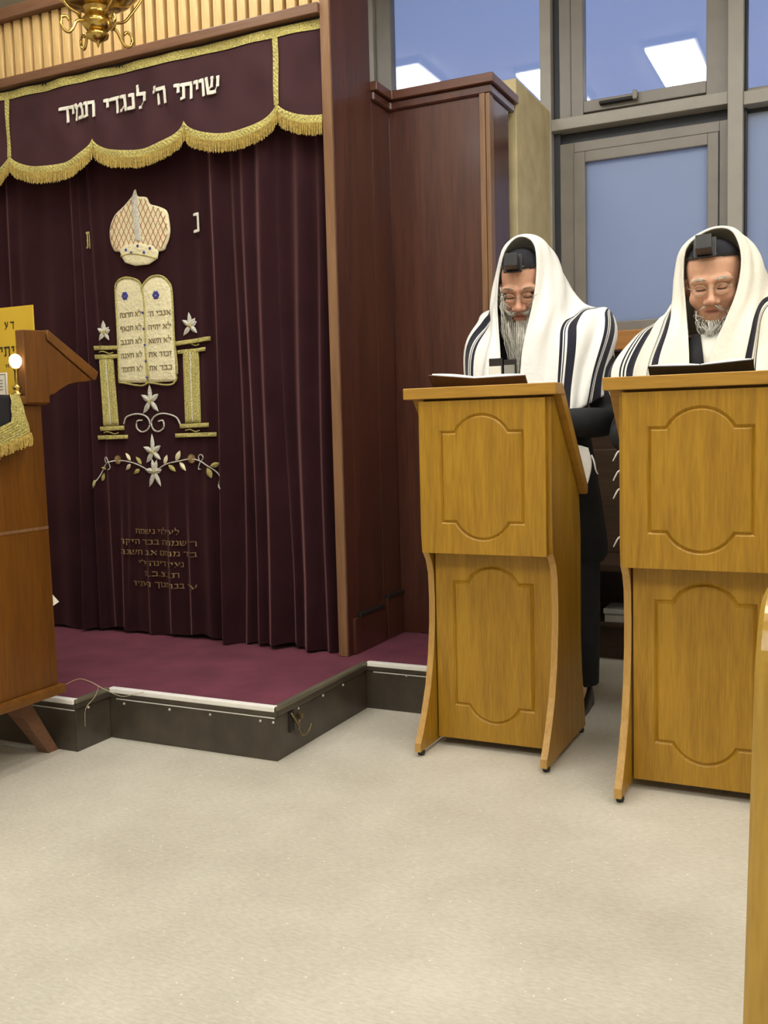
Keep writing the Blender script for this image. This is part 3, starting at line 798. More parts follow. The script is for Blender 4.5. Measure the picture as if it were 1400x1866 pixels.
while x < VX1:
    z = val_bottom(x)-.012; y = val_y(x, z)-.005
    L = .047+random.uniform(-.004, .004); dx = random.uniform(-.002, .002)
    fr.append(tube_data([(x, y, z), (x+dx*.5, y-.002, z-L*.5), (x+dx, y-.001, z-L)], .0017, 4))
    x += .0041
V, Fc = merge(fr); fo = mesh_obj('fringe', V, Fc, GOLDF, val); fo['kind'] = 'stuff'
letters('שויתי ה׳ לנגדי תמיד', .067, lambda a, b, d: (-2.738+a, val_y(-2.738+a, 2.44+b)-.004-d, 2.4325+b-.013*a), WHITEE, val, .845, (.13, .21), .11, .42)

# ---------------------------------------------------------------- lecterns
def grooved(name, cx, hw, z0, z1, y0, y1, ghw, gz0, gz1, ahw, ah, mat, parent):
    """board with a routed groove (rectangle with round ears above and below) in its front face"""
    def arc(zc, s):
        R = (ahw*ahw + ah*ah)/(2*ah); pts = []
        a0 = math.asin(ahw/R)
        for k in range(13):
            a = -a0+2*a0*k/12; pts.append((R*math.sin(a), s*(R*math.cos(a)-R+ah)))
        return [(p[0], zc+p[1]) for p in pts]
    out = [(-ghw, gz1)] + arc(gz1, 1) + [(ghw, gz1), (ghw, gz0)] + arc(gz0, -1)[::-1] + [(-ghw, gz0)]
    n = len(out)
    def off(d):
        res = []
        for i in range(n):
            a, b, c = Vector(out[i-1]), Vector(out[i]), Vector(out[(i+1) % n])
            t1, t2 = (b-a).normalized(), (c-b).normalized()
            n1, n2 = Vector((-t1.y, t1.x)), Vector((-t2.y, t2.x))
            m = (n1+n2); m = m/max(.35, m.length_squared)*2 if m.length > 1e-4 else n1
            m = m*.5*2 if False else m
            res.append((b.x+m.x*d, b.y+m.y*d))
        return res
    bm = bmesh.new()
    mk = lambda P, y: [bm.verts.new((cx+p[0], y, p[1])) for p in P]
    o_ = mk(off(.0065), y0); mid = mk(off(.0), y0+.006); i_ = mk(off(-.0065), y0)
    rect = [(-hw, z1), (hw, z1), (hw, z0), (-hw, z0)]
    r0 = mk(rect, y0); r1 = mk(rect, y1)
    for A, B in ((o_, mid), (mid, i_)):
        for k in range(n): bm.faces.new((A[k], A[(k+1) % n], B[(k+1) % n], B[k]))
    bm.faces.new(i_)
    es = []
    for L in (o_, r0):
        for k in range(len(L)):
            e = bm.edges.get((L[k], L[(k+1) % len(L)])) or bm.edges.new((L[k], L[(k+1) % len(L)])); es.append(e)
    bmesh.ops.triangle_fill(bm, use_beauty=True, use_dissolve=False, edges=es)
    for k in range(4): bm.faces.new((r0[k], r1[k], r1[(k+1) % 4], r0[(k+1) % 4]))
    bm.faces.new(r1)
    bmesh.ops.recalc_face_normals(bm, faces=bm.faces)
    return bm_obj(name, bm, mat, parent)
lec = thing('lectern', 'yellow oak lectern in front of the closet, behind which the grey-bearded man stands', 'lectern', (-1.075, 3.08, 0), 'oak lecterns')
CX = -1.067
grooved('upper_panel', CX, .209, .667, 1.158, 2.914, 2.934, .135, .770, 1.057, .089, .054, OAK, lec)
grooved('lower_panel', CX+.003, .199, .030, .668, 2.990, 3.008, .134, .150, .562, .087, .054, OAK, lec)
prof = [(2.936, 1.160), (2.936, .72), (2.942, .672), (2.972, .635), (2.988, .59), (2.993, .50), (2.990, .42), (2.972, .31), (2.945, .215), (2.905, .13), (2.872, .075), (2.850, .045), (2.846, .018),
        (3.325, .018), (3.318, .06), (3.285, .22), (3.272, .36), (3.275, .55), (3.280, .70), (3.262, .838), (3.005, 1.120), (2.97, 1.160)]
for xa in (CX-.222, CX+.202):
    sb = prism('side_board', prof, 'x', xa, xa+.020, OAK, lec)
    ev = []; 
    # paler worn front edge along the curved foot
    pts = prof[2:13]
    Vv = []; Ff = []
    for (y, z) in pts: Vv += [(xa-.0006, y-.0015, z), (xa+.0206, y-.0015, z)]
    for k in range(len(pts)-1): Ff.append((2*k, 2*k+1, 2*k+3, 2*k+2))
    mesh_obj('edge_banding', Vv, Ff, OAK_EDGE, sb)
    for yy in (2.875, 3.295):
        lathe('foot', [(0, .018), (.011, .018), (.013, .008), (.011, 0), (0, 0)], (xa+.010, yy, 0), LEATHER, lec, 12)
prism('top_ledge', [(2.905, 1.166), (2.905, 1.202), (2.985, 1.202), (3.012, 1.166)], 'x', CX-.262, CX+.247, OAK_X, lec, .002)
prism('reading_board', [(2.980, 1.200), (3.004, 1.190), (3.300, .862), (3.292, .838), (3.276, .836), (2.972, 1.166)], 'x', CX-.258, CX+.244, OAK_X, lec, .001)
box('shelf', CX-.20, CX+.20, 3.01, 3.26, .66, .68, OAK_X, lec, .002)
lec2 = lec.copy(); COL.objects.link(lec2)
lec2.location = Vector(lec.location) + Vector((.686, -.158, 0))
lec2['label'] = 'yellow oak lectern nearest the right edge, behind which the white-bearded man stands'
for ch in [c for c in COL.objects if c.parent == lec]:
    c = ch.copy(); COL.objects.link(c); c.parent = lec2; c.matrix_parent_inverse = Matrix.Translation(-Vector(lec.location))
    for g in [g for g in COL.objects if g.parent == ch]:
        d = g.copy(); COL.objects.link(d); d.parent = c

# ---------------------------------------------------------------- reading desk at the left
dk = thing('reading_desk', 'reddish brown reading desk with a sloping top at the left edge', 'desk', (-2.75, 2.2, 0))
DX0, DX1 = -3.10, -2.418
prism('side_board', [(1.96, .245), (2.432, .245), (2.424, 1.18), (1.96, 1.18)], 'x', DX1-.02, DX1, DESK, dk, .002)
prism('side_board', [(1.96, .245), (2.432, .245), (2.424, 1.18), (1.96, 1.18)], 'x', DX0, DX0+.02, DESK, dk, .002)
box('front_board', DX0+.02, DX1-.02, 1.97, 1.99, .245, 1.18, DESK, dk, .002)
box('back_board', DX0+.02, DX1-.02, 2.40, 2.42, .245, 1.18, DESK, dk, .002)
box('seam_glint_strip', DX1-.001, DX1+.0015, 1.98, 2.425, .772, .782, MAHOG_EDGE, dk, .0005, 'pale worn seam line with a painted gold reflection')  # pale colour carries the gold light reflected along the seam
box('bottom_board', DX0-.02, DX1+.018, 1.94, 2.448, .212, .245, DESK_X, dk, .006)
prism('top_board', [(DX0-.01, 1.95), (DX1+.026, 1.95), (DX1+.026, 2.338), (DX1+.012, 2.338), (DX1+.012, 2.443), (DX0-.01, 2.443)], 'z', 1.182, 1.208, DESK_X, dk, .003)
for sx, xa in ((1, -2.53), (-1, -2.99)):
    for sy, ya in ((1, 2.33), (-1, 2.06)):
        p0 = Vector((xa, ya, .212)); p1 = Vector((xa+sx*.038, ya+sy*.115, 0.0))
        V = []
        for p, h in ((p0, .034), (p1, .022)):
            V += [(p.x-h, p.y-h, p.z), (p.x+h, p.y-h, p.z), (p.x+h, p.y+h, p.z), (p.x-h, p.y+h, p.z)]
        mesh_obj('leg', V, [(0, 1, 5, 4), (1, 2, 6, 5), (2, 3, 7, 6), (3, 0, 4, 7), (3, 2, 1, 0), (4, 5, 6, 7)], BEAM, dk)
CHK = [(2.345, 1.209), (2.345, 1.420), (2.440, 1.424), (2.446, 1.392), (2.652, 1.268), (2.62, 1.262), (2.575, 1.258), (2.535, 1.250), (2.495, 1.232), (2.468, 1.216), (2.448, 1.212), (2.448, 1.186), (2.345, 1.186)]
prism('cheek_board', CHK, 'x', -2.436, -2.400, DESK, dk, .003)
prism('cheek_board', CHK, 'x', -3.10, -3.064, DESK, dk, .003)
prism('slope_board', [(2.446, 1.412), (2.452, 1.428), (2.682, 1.298), (2.668, 1.270), (2.655, 1.270), (2.448, 1.395)], 'x', -3.10, -2.398, DESK_X, dk, .002)
mesh_obj('paper_tag', [(-2.420, 2.425, .51), (-2.415, 2.452, .522), (-2.420, 2.425, .555), (-2.423, 2.425, .51), (-2.418, 2.452, .522), (-2.423, 2.425, .555)], [(0, 1, 2), (5, 4, 3), (0, 3, 4, 1), (1, 4, 5, 2), (2, 5, 3, 0)], PAPER, dk, label='torn white paper scrap')
# cloth on the desk
cloth = thing('desk_cloth', 'black velvet cloth with gold braid and fringe over the reading desk', 'cloth', (-2.6, 2.15, 1.21))
mesh_obj('velvet_cloth', [(-3.05, 1.97, 1.211), (-2.389, 1.97, 1.211), (-2.389, 2.27, 1.211), (-2.389, 2.30, 1.211), (-3.05, 2.30, 1.211), (-2.3865, 1.97, 1.203), (-2.3865, 2.27, 1.203), (-2.386, 1.97, 1.03), (-2.386, 2.27, 1.125)],
         [(0, 1, 2, 4), (2, 3, 4), (1, 5, 6, 2), (5, 7, 8, 6)], STOCK, cloth)
def strip_mesh(name, A, B, mat, parent, n=24, out=.0):
    V = []; Fc = []
    for i in range(n+1):
        t = i/n
        a = Vector(A[0]).lerp(Vector(A[1]), t); b = Vector(B[0]).lerp(Vector(B[1]), t)
        for k in range(5):
            p = a.lerp(b, k/4); p.x += .0015*(1 if (i//2+k) % 2 else -1) + (.002 if 0 < k < 4 else 0)
            V.append(p)
    for i in range(n):
        for k in range(4):
            q = i*5+k; Fc.append((q, q+5, q+6, q+1))
    return mesh_obj(name, V, Fc, mat, parent)
strip_mesh('gold_braid', ((-2.383, 2.262, 1.212), (-2.383, 2.300, 1.212)), ((-2.381, 2.258, 1.125), (-2.381, 2.336, 1.085)), GOLD, cloth, 16)
strip_mesh('gold_braid', ((-2.380, 1.97, 1.03), (-2.380, 1.97, .985)), ((-2.380, 2.260, 1.128), (-2.380, 2.336, 1.090)), GOLD, cloth, 30)
fr = []
for i in range(95):
    t = i/94; y = 1.97+(2.336-1.97)*t; z = .985+(1.090-.985)*t
    L = .036+random.uniform(-.004, .004)
    fr.append(tube_data([(-2.379, y, z+.002), (-2.376, y+random.uniform(-.002, .002), z-L*.5), (-2.377, y+random.uniform(-.003, .003), z-L)], .0022, 4))
V, Fc = merge(fr); fo = mesh_obj('fringe', V, Fc, GOLDF, cloth); fo['kind'] = 'stuff'
# yellow sign card
sg = tag(box('sign_card', -2.78, -2.4375, 2.429, 2.434, 1.209, 1.509, SIGN, None, .001), 'yellow card with dark lettering standing on the reading desk', 'sign')
def on_sign(x, z): return lambda a, b, d: (x+a, 2.4285-d, z+b)
letters('דע', .024, on_sign(-2.556, 1.438), SIGNINK, sg, .052, (.13, .2), .5, .3, .0008)
letters('שויתי', .033, on_sign(-2.541, 1.349), SIGNINK, sg, .128, (.13, .2), .25, .3, .0008)
letters('יי', .020, on_sign(-2.568, 1.302), SIGNINK, sg, .018, (.13, .2), .25, .3, .0008)
# electric candle
cd_ = thing('electric_candle', 'small brass electric candle with a lit round bulb on the reading desk', 'lamp', (-2.409, 2.316, 1.208))
c0 = (-2.409, 2.316, 1.211)
lathe('base', [(0, 0), (.017, 0), (.017, .005), (.012, .010), (.008, .014), (.014, .022), (.014, .028), (.006, .034)], c0, BRASS, cd_, 20)
lathe('stem', [(.006, .034), (.006, .078), (.009, .080), (.009, .086), (0, .086)], c0, BRASS, cd_, 16)
lathe('bulb', [(.007, .084), (.011, .089), (.017, .097), (.0195, .108), (.018, .119), (.011, .127), (.005, .130), (0, .1305)], c0, BULB, cd_, 20)
cardr = tag(box('small_card', -2.535, -2.482, 2.345, 2.349, 1.209, 1.288, PAPER, None, .0005), 'small white card with a dark outline beside the lit bulb', 'card')
V = [(-2.530, 2.3445, 1.214), (-2.487, 2.3445, 1.214), (-2.487, 2.3445, 1.283), (-2.530, 2.3445, 1.283), (-2.5275, 2.3445, 1.2165), (-2.4895, 2.3445, 1.2165), (-2.4895, 2.3445, 1.2805), (-2.5275, 2.3445, 1.2805)]
mesh_obj('outline', V, [(0, 1, 5, 4), (1, 2, 6, 5), (2, 3, 7, 6), (3, 0, 4, 7)], INK, cardr)
for k in range(4): box('printed_line', -2.516, -2.500, 2.3440, 2.3448, 1.232+k*.010, 1.2345+k*.010, INK, cardr, 0)

# ---------------------------------------------------------------- hanging lamp before the ark
lampc = (-2.43, 2.80, 2.437)
ln = thing('hanging_lamp', 'ornate brass hanging lamp with scrolled arms above the ark curtain', 'lamp', lampc)
lathe('finial', [(0, 0), (.004, .008), (.006, .018), (.020, .026), (.036, .036), (.040, .048), (.030, .054), (.022, .058)], lampc, BRASS, ln)
lathe('cup', [(.022, .056), (.040, .064), (.052, .080), (.050, .098), (.042, .104), (.040, .125), (.048, .140)], lampc, BRASS, ln)
lathe('bowl', [(.046, .136), (.080, .142), (.118, .160), (.150, .190), (.166, .230), (.170, .260), (.160, .285), (.165, .292), (.155, .300), (.120, .330), (.07, .40), (.03, .50)], lampc, BRASS, ln, 40)
for k in range(4):
    a = k*PI/2 + 2.75
    ca, sa = math.cos(a), math.sin(a)
    pr = [(.045, .085), (.075, .075), (.092, .045), (.110, .030), (.130, .042), (.132, .070), (.115, .082), (.102, .070)]
    tube('scroll_arm', catmull([(lampc[0]+ca*r, lampc[1]+sa*r, lampc[2]+z) for r, z in pr], 28), .0055, BRASS, ln, 8)
    pr2 = [(.060, .10), (.105, .115), (.135, .15), (.165, .19), (.185, .225), (.178, .25), (.16, .24), (.165, .22)]
    tube('scroll_arm', catmull([(lampc[0]+ca*r, lampc[1]+sa*r, lampc[2]+z) for r, z in pr2], 28), .005, BRASS, ln, 8)
for k in range(3):
    a = k*2*PI/3+.4
    tube('chain', [(lampc[0]+.15*math.cos(a), lampc[1]+.15*math.sin(a), lampc[2]+.29), (lampc[0]+.02*math.cos(a), lampc[1]+.02*math.sin(a), ZC-.05)], .004, BRASS, ln, 6)
lathe('ceiling_rose', [(0, ZC-lampc[2]-.07), (.05, ZC-lampc[2]-.05), (.06, ZC-lampc[2]-.002)], lampc, BRASS, ln)

# ---------------------------------------------------------------- ceiling lights
k = 0
posn = [('above the ark end of the room', 2.25), ('above the middle of the room', -.75)]
for lab, yc in posn:
    for i, xc in enumerate((-2.80, -1.98, -1.11, -.20, .72, 1.64)):
        yc = 2.76 if (i == 0 and yc > 0) else (2.25 if yc > 0 else yc)
        cl_ = thing('ceiling_light', 'fluorescent ceiling panel, %s from the left wall, %s' % (('first', 'second', 'third', 'fourth', 'fifth', 'sixth')[i], lab), 'ceiling light', (xc, yc, ZC), 'fluorescent ceiling panels')
        box('housing', xc-.17, xc+.17, yc-.62, yc+.62, ZC-.035, ZC-.001, FRAME_L, cl_, .004)
        box('diffuser', xc-.155, xc+.155, yc-.60, yc+.60, ZC-.055, ZC-.036, TUBE, cl_, .004)

# ---------------------------------------------------------------- pew at the right edge
pw = thing('pew', 'honey-coloured wooden pew with rounded end at the right edge', 'pew', (.5, 1.4, 0))
def rounded(y0, y1, z1, r):
    pts = [(y0, 0)]
    for k in range(13):
        a = PI - k*PI/24; pts.append((y0+r+r*math.cos(a), z1-r+r*math.sin(a)))
    for k in range(13):
        a = PI/2 - k*PI/24; pts.append((y1-r+r*math.cos(a), z1-r+r*math.sin(a)))
    pts.append((y1, 0)); return pts
prism('end_panel', rounded(1.20, 1.72, .862, .10), 'x', -.1085, -.058, PEW, pw, .006)
prism('end_panel', rounded(1.20, 1.72, .862, .10), 'x', 1.30, 1.35, PEW, pw, .006)
for v in [c for c in COL.objects if c.parent == pw][0].data.vertices: v.co.x += .0048-.0236*(.82-v.co.z)
box('backrest', -.058, 1.30, 1.235, 1.265, .30, .855, PEW, pw, .008)
box('seat', -.058, 1.30, 1.265, 1.68, .41, .44, PEW, pw, .008)
box('seat_rail', -.058, 1.30, 1.60, 1.625, .30, .41, PEW, pw, .004)

# ---------------------------------------------------------------- low bench by the window
bn = thing('window_bench', 'dark wooden bench along the wall behind the two men', 'bench', (-.6, 4.4, 0))
box('seat', -1.25, .9, 4.20, 4.62, .43, .46, BENCHW, bn, .005)
box('backrest', -1.25, .9, 4.60, 4.63, .46, .95, BENCHW, bn, .005)
box('shelf', -1.25, .9, 4.28, 4.60, .17, .19, BENCHW, bn, .004)
for x in (-1.25, -.2, .87): box('side_board', x, x+.03, 4.22, 4.60, 0, .43, BENCHW, bn, .004)
box('kick_board', -1.22, .87, 4.40, 4.42, 0, .17, BENCHW, bn, .003)
gb = thing('grey_box', 'flat grey box lying on the bench shelf between the lecterns', 'box', (-.93, 4.36, .19))
box('box_body', -1.00, -.80, 4.29, 4.44, .19, .235, GREYBOX, gb, .002)
box('box_lid', -1.005, -.795, 4.285, 4.445, .228, .250, GREYBOX, gb, .002)

# ================================================================== PEOPLE
def sm_min(a, b, k):
    h = np.clip(.5+.5*(b-a)/k, 0, 1)
    return b*(1-h)+a*h-k*h*(1-h)
def ell(P, c, r):
    r = np.array(r); q = (P-np.array(c))/r
    k0 = np.linalg.norm(q, axis=1); k1 = np.linalg.norm(q/r, axis=1)+1e-9
    return k0*(k0-1)/k1
def cap(P, a, b, r):
    a = np.array(a); b = np.array(b); pa = P-a; ba = b-a
    h = np.clip(pa@ba/(ba@ba), 0, 1)
    return np.linalg.norm(pa-np.outer(h, ba), axis=1)-r
def head_sdf(P, o):
    """head in its own frame: face towards -y, up +z, eyes at z = 0"""
    fat = o.get('fat', 1.0); nl = o.get('nose', 1.0)
    d = ell(P, (0, .018, .040), (.076*fat, .096, .086))
    d = sm_min(d, ell(P, (0, -.020, -.030), (.064*fat, .072, .086)), .03)
    d = sm_min(d, ell(P, (0, -.046, -.094), (.040*fat, .040, .030)), .03)
    for s in (-1, 1):
        d = sm_min(d, ell(P, (s*.040*fat, -.062, -.038), (.027, .026, .026)), .018)
        d = sm_min(d, ell(P, (s*.081*fat, .012, -.012), (.010, .020, .030)), .006)
        d = sm_min(d, cap(P, (s*.014, -.088, .020), (s*.050, -.074, .020), .0125), .012)
        d = -sm_min(-d, ell(P, (s*.031, -.099, .000), (.021, .017, .013)), .008)
        d = sm_min(d, ell(P, (s*.031, -.0765, -.004), (.0150, .0135, .0110)), .004)
        d = sm_min(d, ell(P, (s*.031, -.0845, -.020), (.018, .010, .007)), .010)
        d = sm_min(d, ell(P, (s*.0155, -.100, -.046), (.0100, .0120, .0085)), .006)
    d = sm_min(d, cap(P, (0, -.086, .010), (0, -.110*nl, -.036), .0095), .010)
    d = sm_min(d, ell(P, (0, -.112*nl, -.041), (.0135, .0140, .0120)), .008)
    d = sm_min(d, cap(P, (-.020, -.0865, -.0680), (.020, -.0865, -.0680), .0065), .008)
    d = sm_min(d, cap(P, (-.018, -.0850, -.0820), (.018, -.0850, -.0820), .0070), .006)
    d = -sm_min(-d, -(-cap(P, (-.022, -.100, -.0750), (.022, -.100, -.0750), o.get('mouth', .0055))) , .004) if False else d
    g = cap(P, (-.020, -.0965, -.0752), (.020, -.0965, -.0752), o.get('mouth', .0045))
    d = np.maximum(d, -g)
    return d
def head_mesh(o, nt=150, npv=120):
    C = np.array((0, -.012, -.010))
    th = np.linspace(0, 2*np.pi, nt, endpoint=False); th = th + .55*np.sin(th)   # denser towards the face
    ph = np.linspace(.02, np.pi-.02, npv)
    T, Pp = np.meshgrid(th, ph)
    dirs = np.stack([np.sin(T)*np.sin(Pp), np.cos(T)*np.sin(Pp), np.cos(Pp)], -1).reshape(-1, 3)
    dirs[:, 1] = dirs[:, 1]
    lo = np.zeros(len(dirs)); R = np.full(len(dirs), .19); alive = np.ones(len(dirs), bool)
    for _ in range(150):
        d = head_sdf(C+dirs*R[:, None], o)
        alive &= d > .0003
        R = np.where(alive, R-np.clip(d*.5, .0004, .008), R)
        R = np.maximum(R, .02)
        if not alive.any(): break
    V = C+dirs*R[:, None]
    Fc = []
    for j in range(npv-1):
        for i in range(nt):
            Fc.append((j*nt+i, j*nt+(i+1) % nt, (j+1)*nt+(i+1) % nt, (j+1)*nt+i))
    n = len(V); V = np.vstack([V, [C+np.array((0, 0, R[:nt].mean())), C-np.array((0, 0, R[-nt:].mean()))]])
    for i in range(nt):
        Fc.append((i, n, (i+1) % nt)); Fc.append(((npv-1)*nt+i, (npv-1)*nt+(i+1) % nt, n+1))
    return V, Fc
def skin_mesh(nodes, edges, root, sub=2):
    """joints with radii grown into one smooth surface"""
    me = bpy.data.meshes.new('tmp_skin'); me.from_pydata([n[0] for n in nodes], edges, []); me.update()
    ob = bpy.data.objects.new('tmp_skin', me); COL.objects.link(ob)
    md = ob.modifiers.new('skin', 'SKIN'); md.use_smooth_shade = True
    md.branch_smoothing = .6
    for i, n in enumerate(nodes):
        r = n[1]; me.skin_vertices[0].data[i].radius = (r, r) if not isinstance(r, tuple) else r
        me.skin_vertices[0].data[i].use_root = (i == root)
    sb = ob.modifiers.new('sub', 'SUBSURF'); sb.levels = sub; sb.render_levels = sub
    dg = bpy.context.evaluated_depsgraph_get(); dg.update()
    m2 = bpy.data.meshes.new_from_object(ob.evaluated_get(dg))
    bpy.data.objects.remove(ob); bpy.data.meshes.remove(me)
    return m2
def catmull_grid(G, ns, nt):
    rows = [catmull(r, nt) for r in G]
    cols = [catmull([rows[i][j] for i in range(len(rows))], ns) for j in range(nt)]
    return [[cols[j][i] for j in range(nt)] for i in range(ns)]
def hand_nodes(nodes, edges, wrist, palm_dir, across, up, flip):
    """palm and five fingers, slightly curled, rooted in the palm"""
    wr = Vector(nodes[wrist][0]); pd = Vector(palm_dir).normalized(); ac = Vector(across).normalized()*flip; u = Vector(up).normalized()
    p = len(nodes); nodes.append((tuple(wr+pd*.045), (.030, .020))); edges.append((wrist, p))
    for k, (off, L) in enumerate(((-.030, .062), (-.011, .072), (.009, .070), (.027, .056))):
        b = wr+pd*.085+ac*off
        i0 = len(nodes)
        nodes.append((tuple(b), .0100)); edges.append((p, i0))
        nodes.append((tuple(b+pd*L*.50-u*.004), .0088)); edges.append((i0, i0+1))
        nodes.append((tuple(b+pd*L*.82-u*.016), .0080)); edges.append((i0+1, i0+2))
        nodes.append((tuple(b+pd*L*1.0-u*.030), .0068)); edges.append((i0+2, i0+3))
    i0 = len(nodes); b = wr+pd*.035-ac*.034
    nodes.append((tuple(b), .0125)); edges.append((p, i0))
    nodes.append((tuple(b+pd*.035-ac*.018-u*.010), .0100)); edges.append((i0, i0+1))
    nodes.append((tuple(b+pd*.062-ac*.018-u*.022), .0085)); edges.append((i0+1, i0+2))

def make_person(O, opt, label, group):
    ox, oy = O
    root = thing('person', label, 'person', (ox, oy, 0), group)
    W = lambda p: Vector((ox+p[0], oy+p[1], p[2]))
    hc = W(opt['head']); R = Euler((math.radians(opt['pitch']), math.radians(opt.get('tilt', 0)), math.radians(opt['yaw']))).to_matrix()
    def H(p): return hc + R @ Vector(p)
    hx, hy, hz = opt['head']
    dz = opt.get('dz', 0)
    # ---- body: joints
    N = []; E_ = []
    def nd(p, r): N.append((tuple(W((p[0], p[1], p[2]+dz if p[2] > .95 else p[2]))), r)); return len(N)-1
    def eg(a, b): E_.append((a, b))
    pel = nd((0, .05, .93), (.150, .105)); sp = nd((0, .05, 1.10), (.135, .10)); ch = nd((0, .025, 1.28), (.150, .105)); nb = nd((hx*.4, -.005, 1.415), (.075, .07))
    eg(pel, sp); eg(sp, ch); eg(ch, nb)
    nk = len(N); N.append((tuple(H((0, .030, -.085))), .054)); eg(nb, nk)
    nk2 = len(N); N.append((tuple(H((0, .020, -.03))), .050)); eg(nk, nk2)
    for s in (-1, 1):
        sh = nd((s*.175, .01, 1.375), .060); eg(ch, sh)
        ex, ey, ez = opt['elbow'][0 if s < 0 else 1]; el = nd((ex, ey, ez), .044); eg(sh, el)
        wx, wy, wz = opt['wrist'][0 if s < 0 else 1]; wr = nd((wx, wy, wz), (.028, .024)); eg(el, wr)
        a = Vector(N[el][0]); b = Vector(N[wr][0]); pdir = (b-a).normalized()
        hand_nodes(N, E_, wr, pdir*.6+Vector((0, -.3, -.25)), (1, 0, 0), (0, -.5, .8), s)
        hp = nd((s*.092, .05, .88), .088); eg(pel, hp)
        kn = nd((s*.105, .03, .50), .060); eg(hp, kn); cf_ = nd((s*.107, .07, .32), .056); eg(kn, cf_)
        an = nd((s*.108, .075, .09), .038); eg(cf_, an); to = nd((s*.118, -.045, .040), .034); eg(an, to)
        t2 = nd((s*.122, -.115, .032), .024); eg(to, t2)
    bm_me = skin_mesh(N, E_, pel, 2)
    body = bpy.data.objects.new('body', bm_me); COL.objects.link(body)
    hv, hf = head_mesh(opt)
    hme = bpy.data.meshes.new('tmp_head'); hme.from_pydata([tuple(H(v)) for v in hv], [], hf); hme.update()
    bmh = bmesh.new(); bmh.from_mesh(hme); bmesh.ops.recalc_face_normals(bmh, faces=bmh.faces); bmh.to_mesh(hme); bmh.free()
    ho = bpy.data.objects.new('tmp_head', hme); COL.objects.link(ho)
    md = body.modifiers.new('join', 'BOOLEAN'); md.operation = 'UNION'; md.object = ho; md.solver = 'EXACT'
    dg = bpy.context.evaluated_depsgraph_get(); dg.update()
    me2 = bpy.data.meshes.new_from_object(body.evaluated_get(dg))
    bpy.data.objects.remove(body); bpy.data.objects.remove(ho)
    me2.name = 'body'; me2.materials.clear(); me2.materials.append(SKIN)
    me2.polygons.foreach_set('use_smooth', [True]*len(me2.polygons))
    me2.polygons.foreach_set('material_index', [0]*len(me2.polygons))
    ca = me2.color_attributes.new('Col', 'FLOAT_COLOR', 'POINT')
    Ri = R.transposed()
    base = np.array(opt['skin'])
    for i, v in enumerate(me2.vertices):
        q = Ri @ (v.co-hc); c = base.copy()
        if q.y < 0 and q.length < .16:
            lips = math.exp(-((q.z+.0752)/.0095)**4)*math.exp(-(q.x/.024)**6)*(1 if q.y < -.07 else 0)
            cheek = math.exp(-((abs(q.x)-.042)/.022)**2-((q.z+.038)/.022)**2)
            nose = math.exp(-(q.x/.016)**2-((q.z+.042)/.016)**2)*(1 if q.y < -.09 else 0)
            sock_shade = math.exp(-((abs(q.x)-.031)/.020)**2-((q.z+.004)/.012)**2)
            c = c*(1-.7*lips)+np.array((.45, .13, .11))*.7*lips
            gap = math.exp(-((q.z+.0752)/.0032)**2)*math.exp(-(q.x/.021)**6)*(1 if q.y < -.065 else 0)
            c = c*(1-.8*gap)+np.array((.10, .03, .03))*.8*gap
            c = c*(1-.30*max(cheek, nose))+np.array((.62, .24, .17))*.30*max(cheek, nose)
            c = c*(1-.45*sock_shade)+np.array((.30, .15, .11))*.45*sock_shade  # brow shadow painted into the eye sockets as darker skin
        ca.data[i].color = (*c, 1)
    body = bpy.data.objects.new('body', me2); COL.objects.link(body); parent_to(body, root)
    # ---- eyes: lowered lids show as a thin dark lash line
    for s in (-1, 1):
        tube('eyelid_line', catmull([H((s*.031+x, -.0905+22*x*x, -.0085+abs(x)*.10)) for x in (-.014, -.008, 0, .008, .014)], 10), .0016, BENCHW, body, 5)
        st = []
        for k in range(46):
            t = k/45; x = s*(.012+.042*t); z = .021+.007*math.sin(PI*t)-.004*t + random.uniform(-.003, .003); y = -.100+.0045*t+.022*t*t
            st.append(tube_data([H((x, y+.004, z)), H((x+s*.006, y-.003, z+.003)), H((x+s*.012, y-.001, z-.001))], .0011, 4, .3))
        V, Fc = merge(st); mesh_obj('eyebrow', V, Fc, BROW1 if not opt.get('brow') else opt['brow'], body)
    # ---- spectacles
    sp_ = None
    rims = []
    for s in (-1, 1):
        pts = [H((s*.0335+.0225*math.cos(a)*(1 if True else 1), -.1065+.0, -.006+.0165*math.sin(a))) for a in np.linspace(0, 2*PI, 25)]
        rims.append(tube_data(pts, .0009, 6))
    rims.append(tube_data([H((-.0115, -.1065, -.002)), H((0, -.110, .002)), H((.0115, -.1065, -.002))], .0012, 6))
    for s in (-1, 1): rims.append(tube_data([H((s*.056, -.1055, .0)), H((s*.070, -.085, .002)), H((s*.081, .0, .004))], .0011, 6))
    V, Fc = merge(rims); sp_ = mesh_obj('spectacles', V, Fc, GLFRAME, root, True, 'thin metal spectacle frame')
    for s in (-1, 1):
        ring = [H((s*.0335+.0222*math.cos(a), -.1065, -.006+.0162*math.sin(a))) for a in np.linspace(0, 2*PI, 24, endpoint=False)]
        mesh_obj('lens', ring, [tuple(range(24))], LENS, sp_)
    # ---- beard, moustache, side hair
    bmat = opt['beard_mat']; Lb = opt['beard']
    st = []
    cand = []
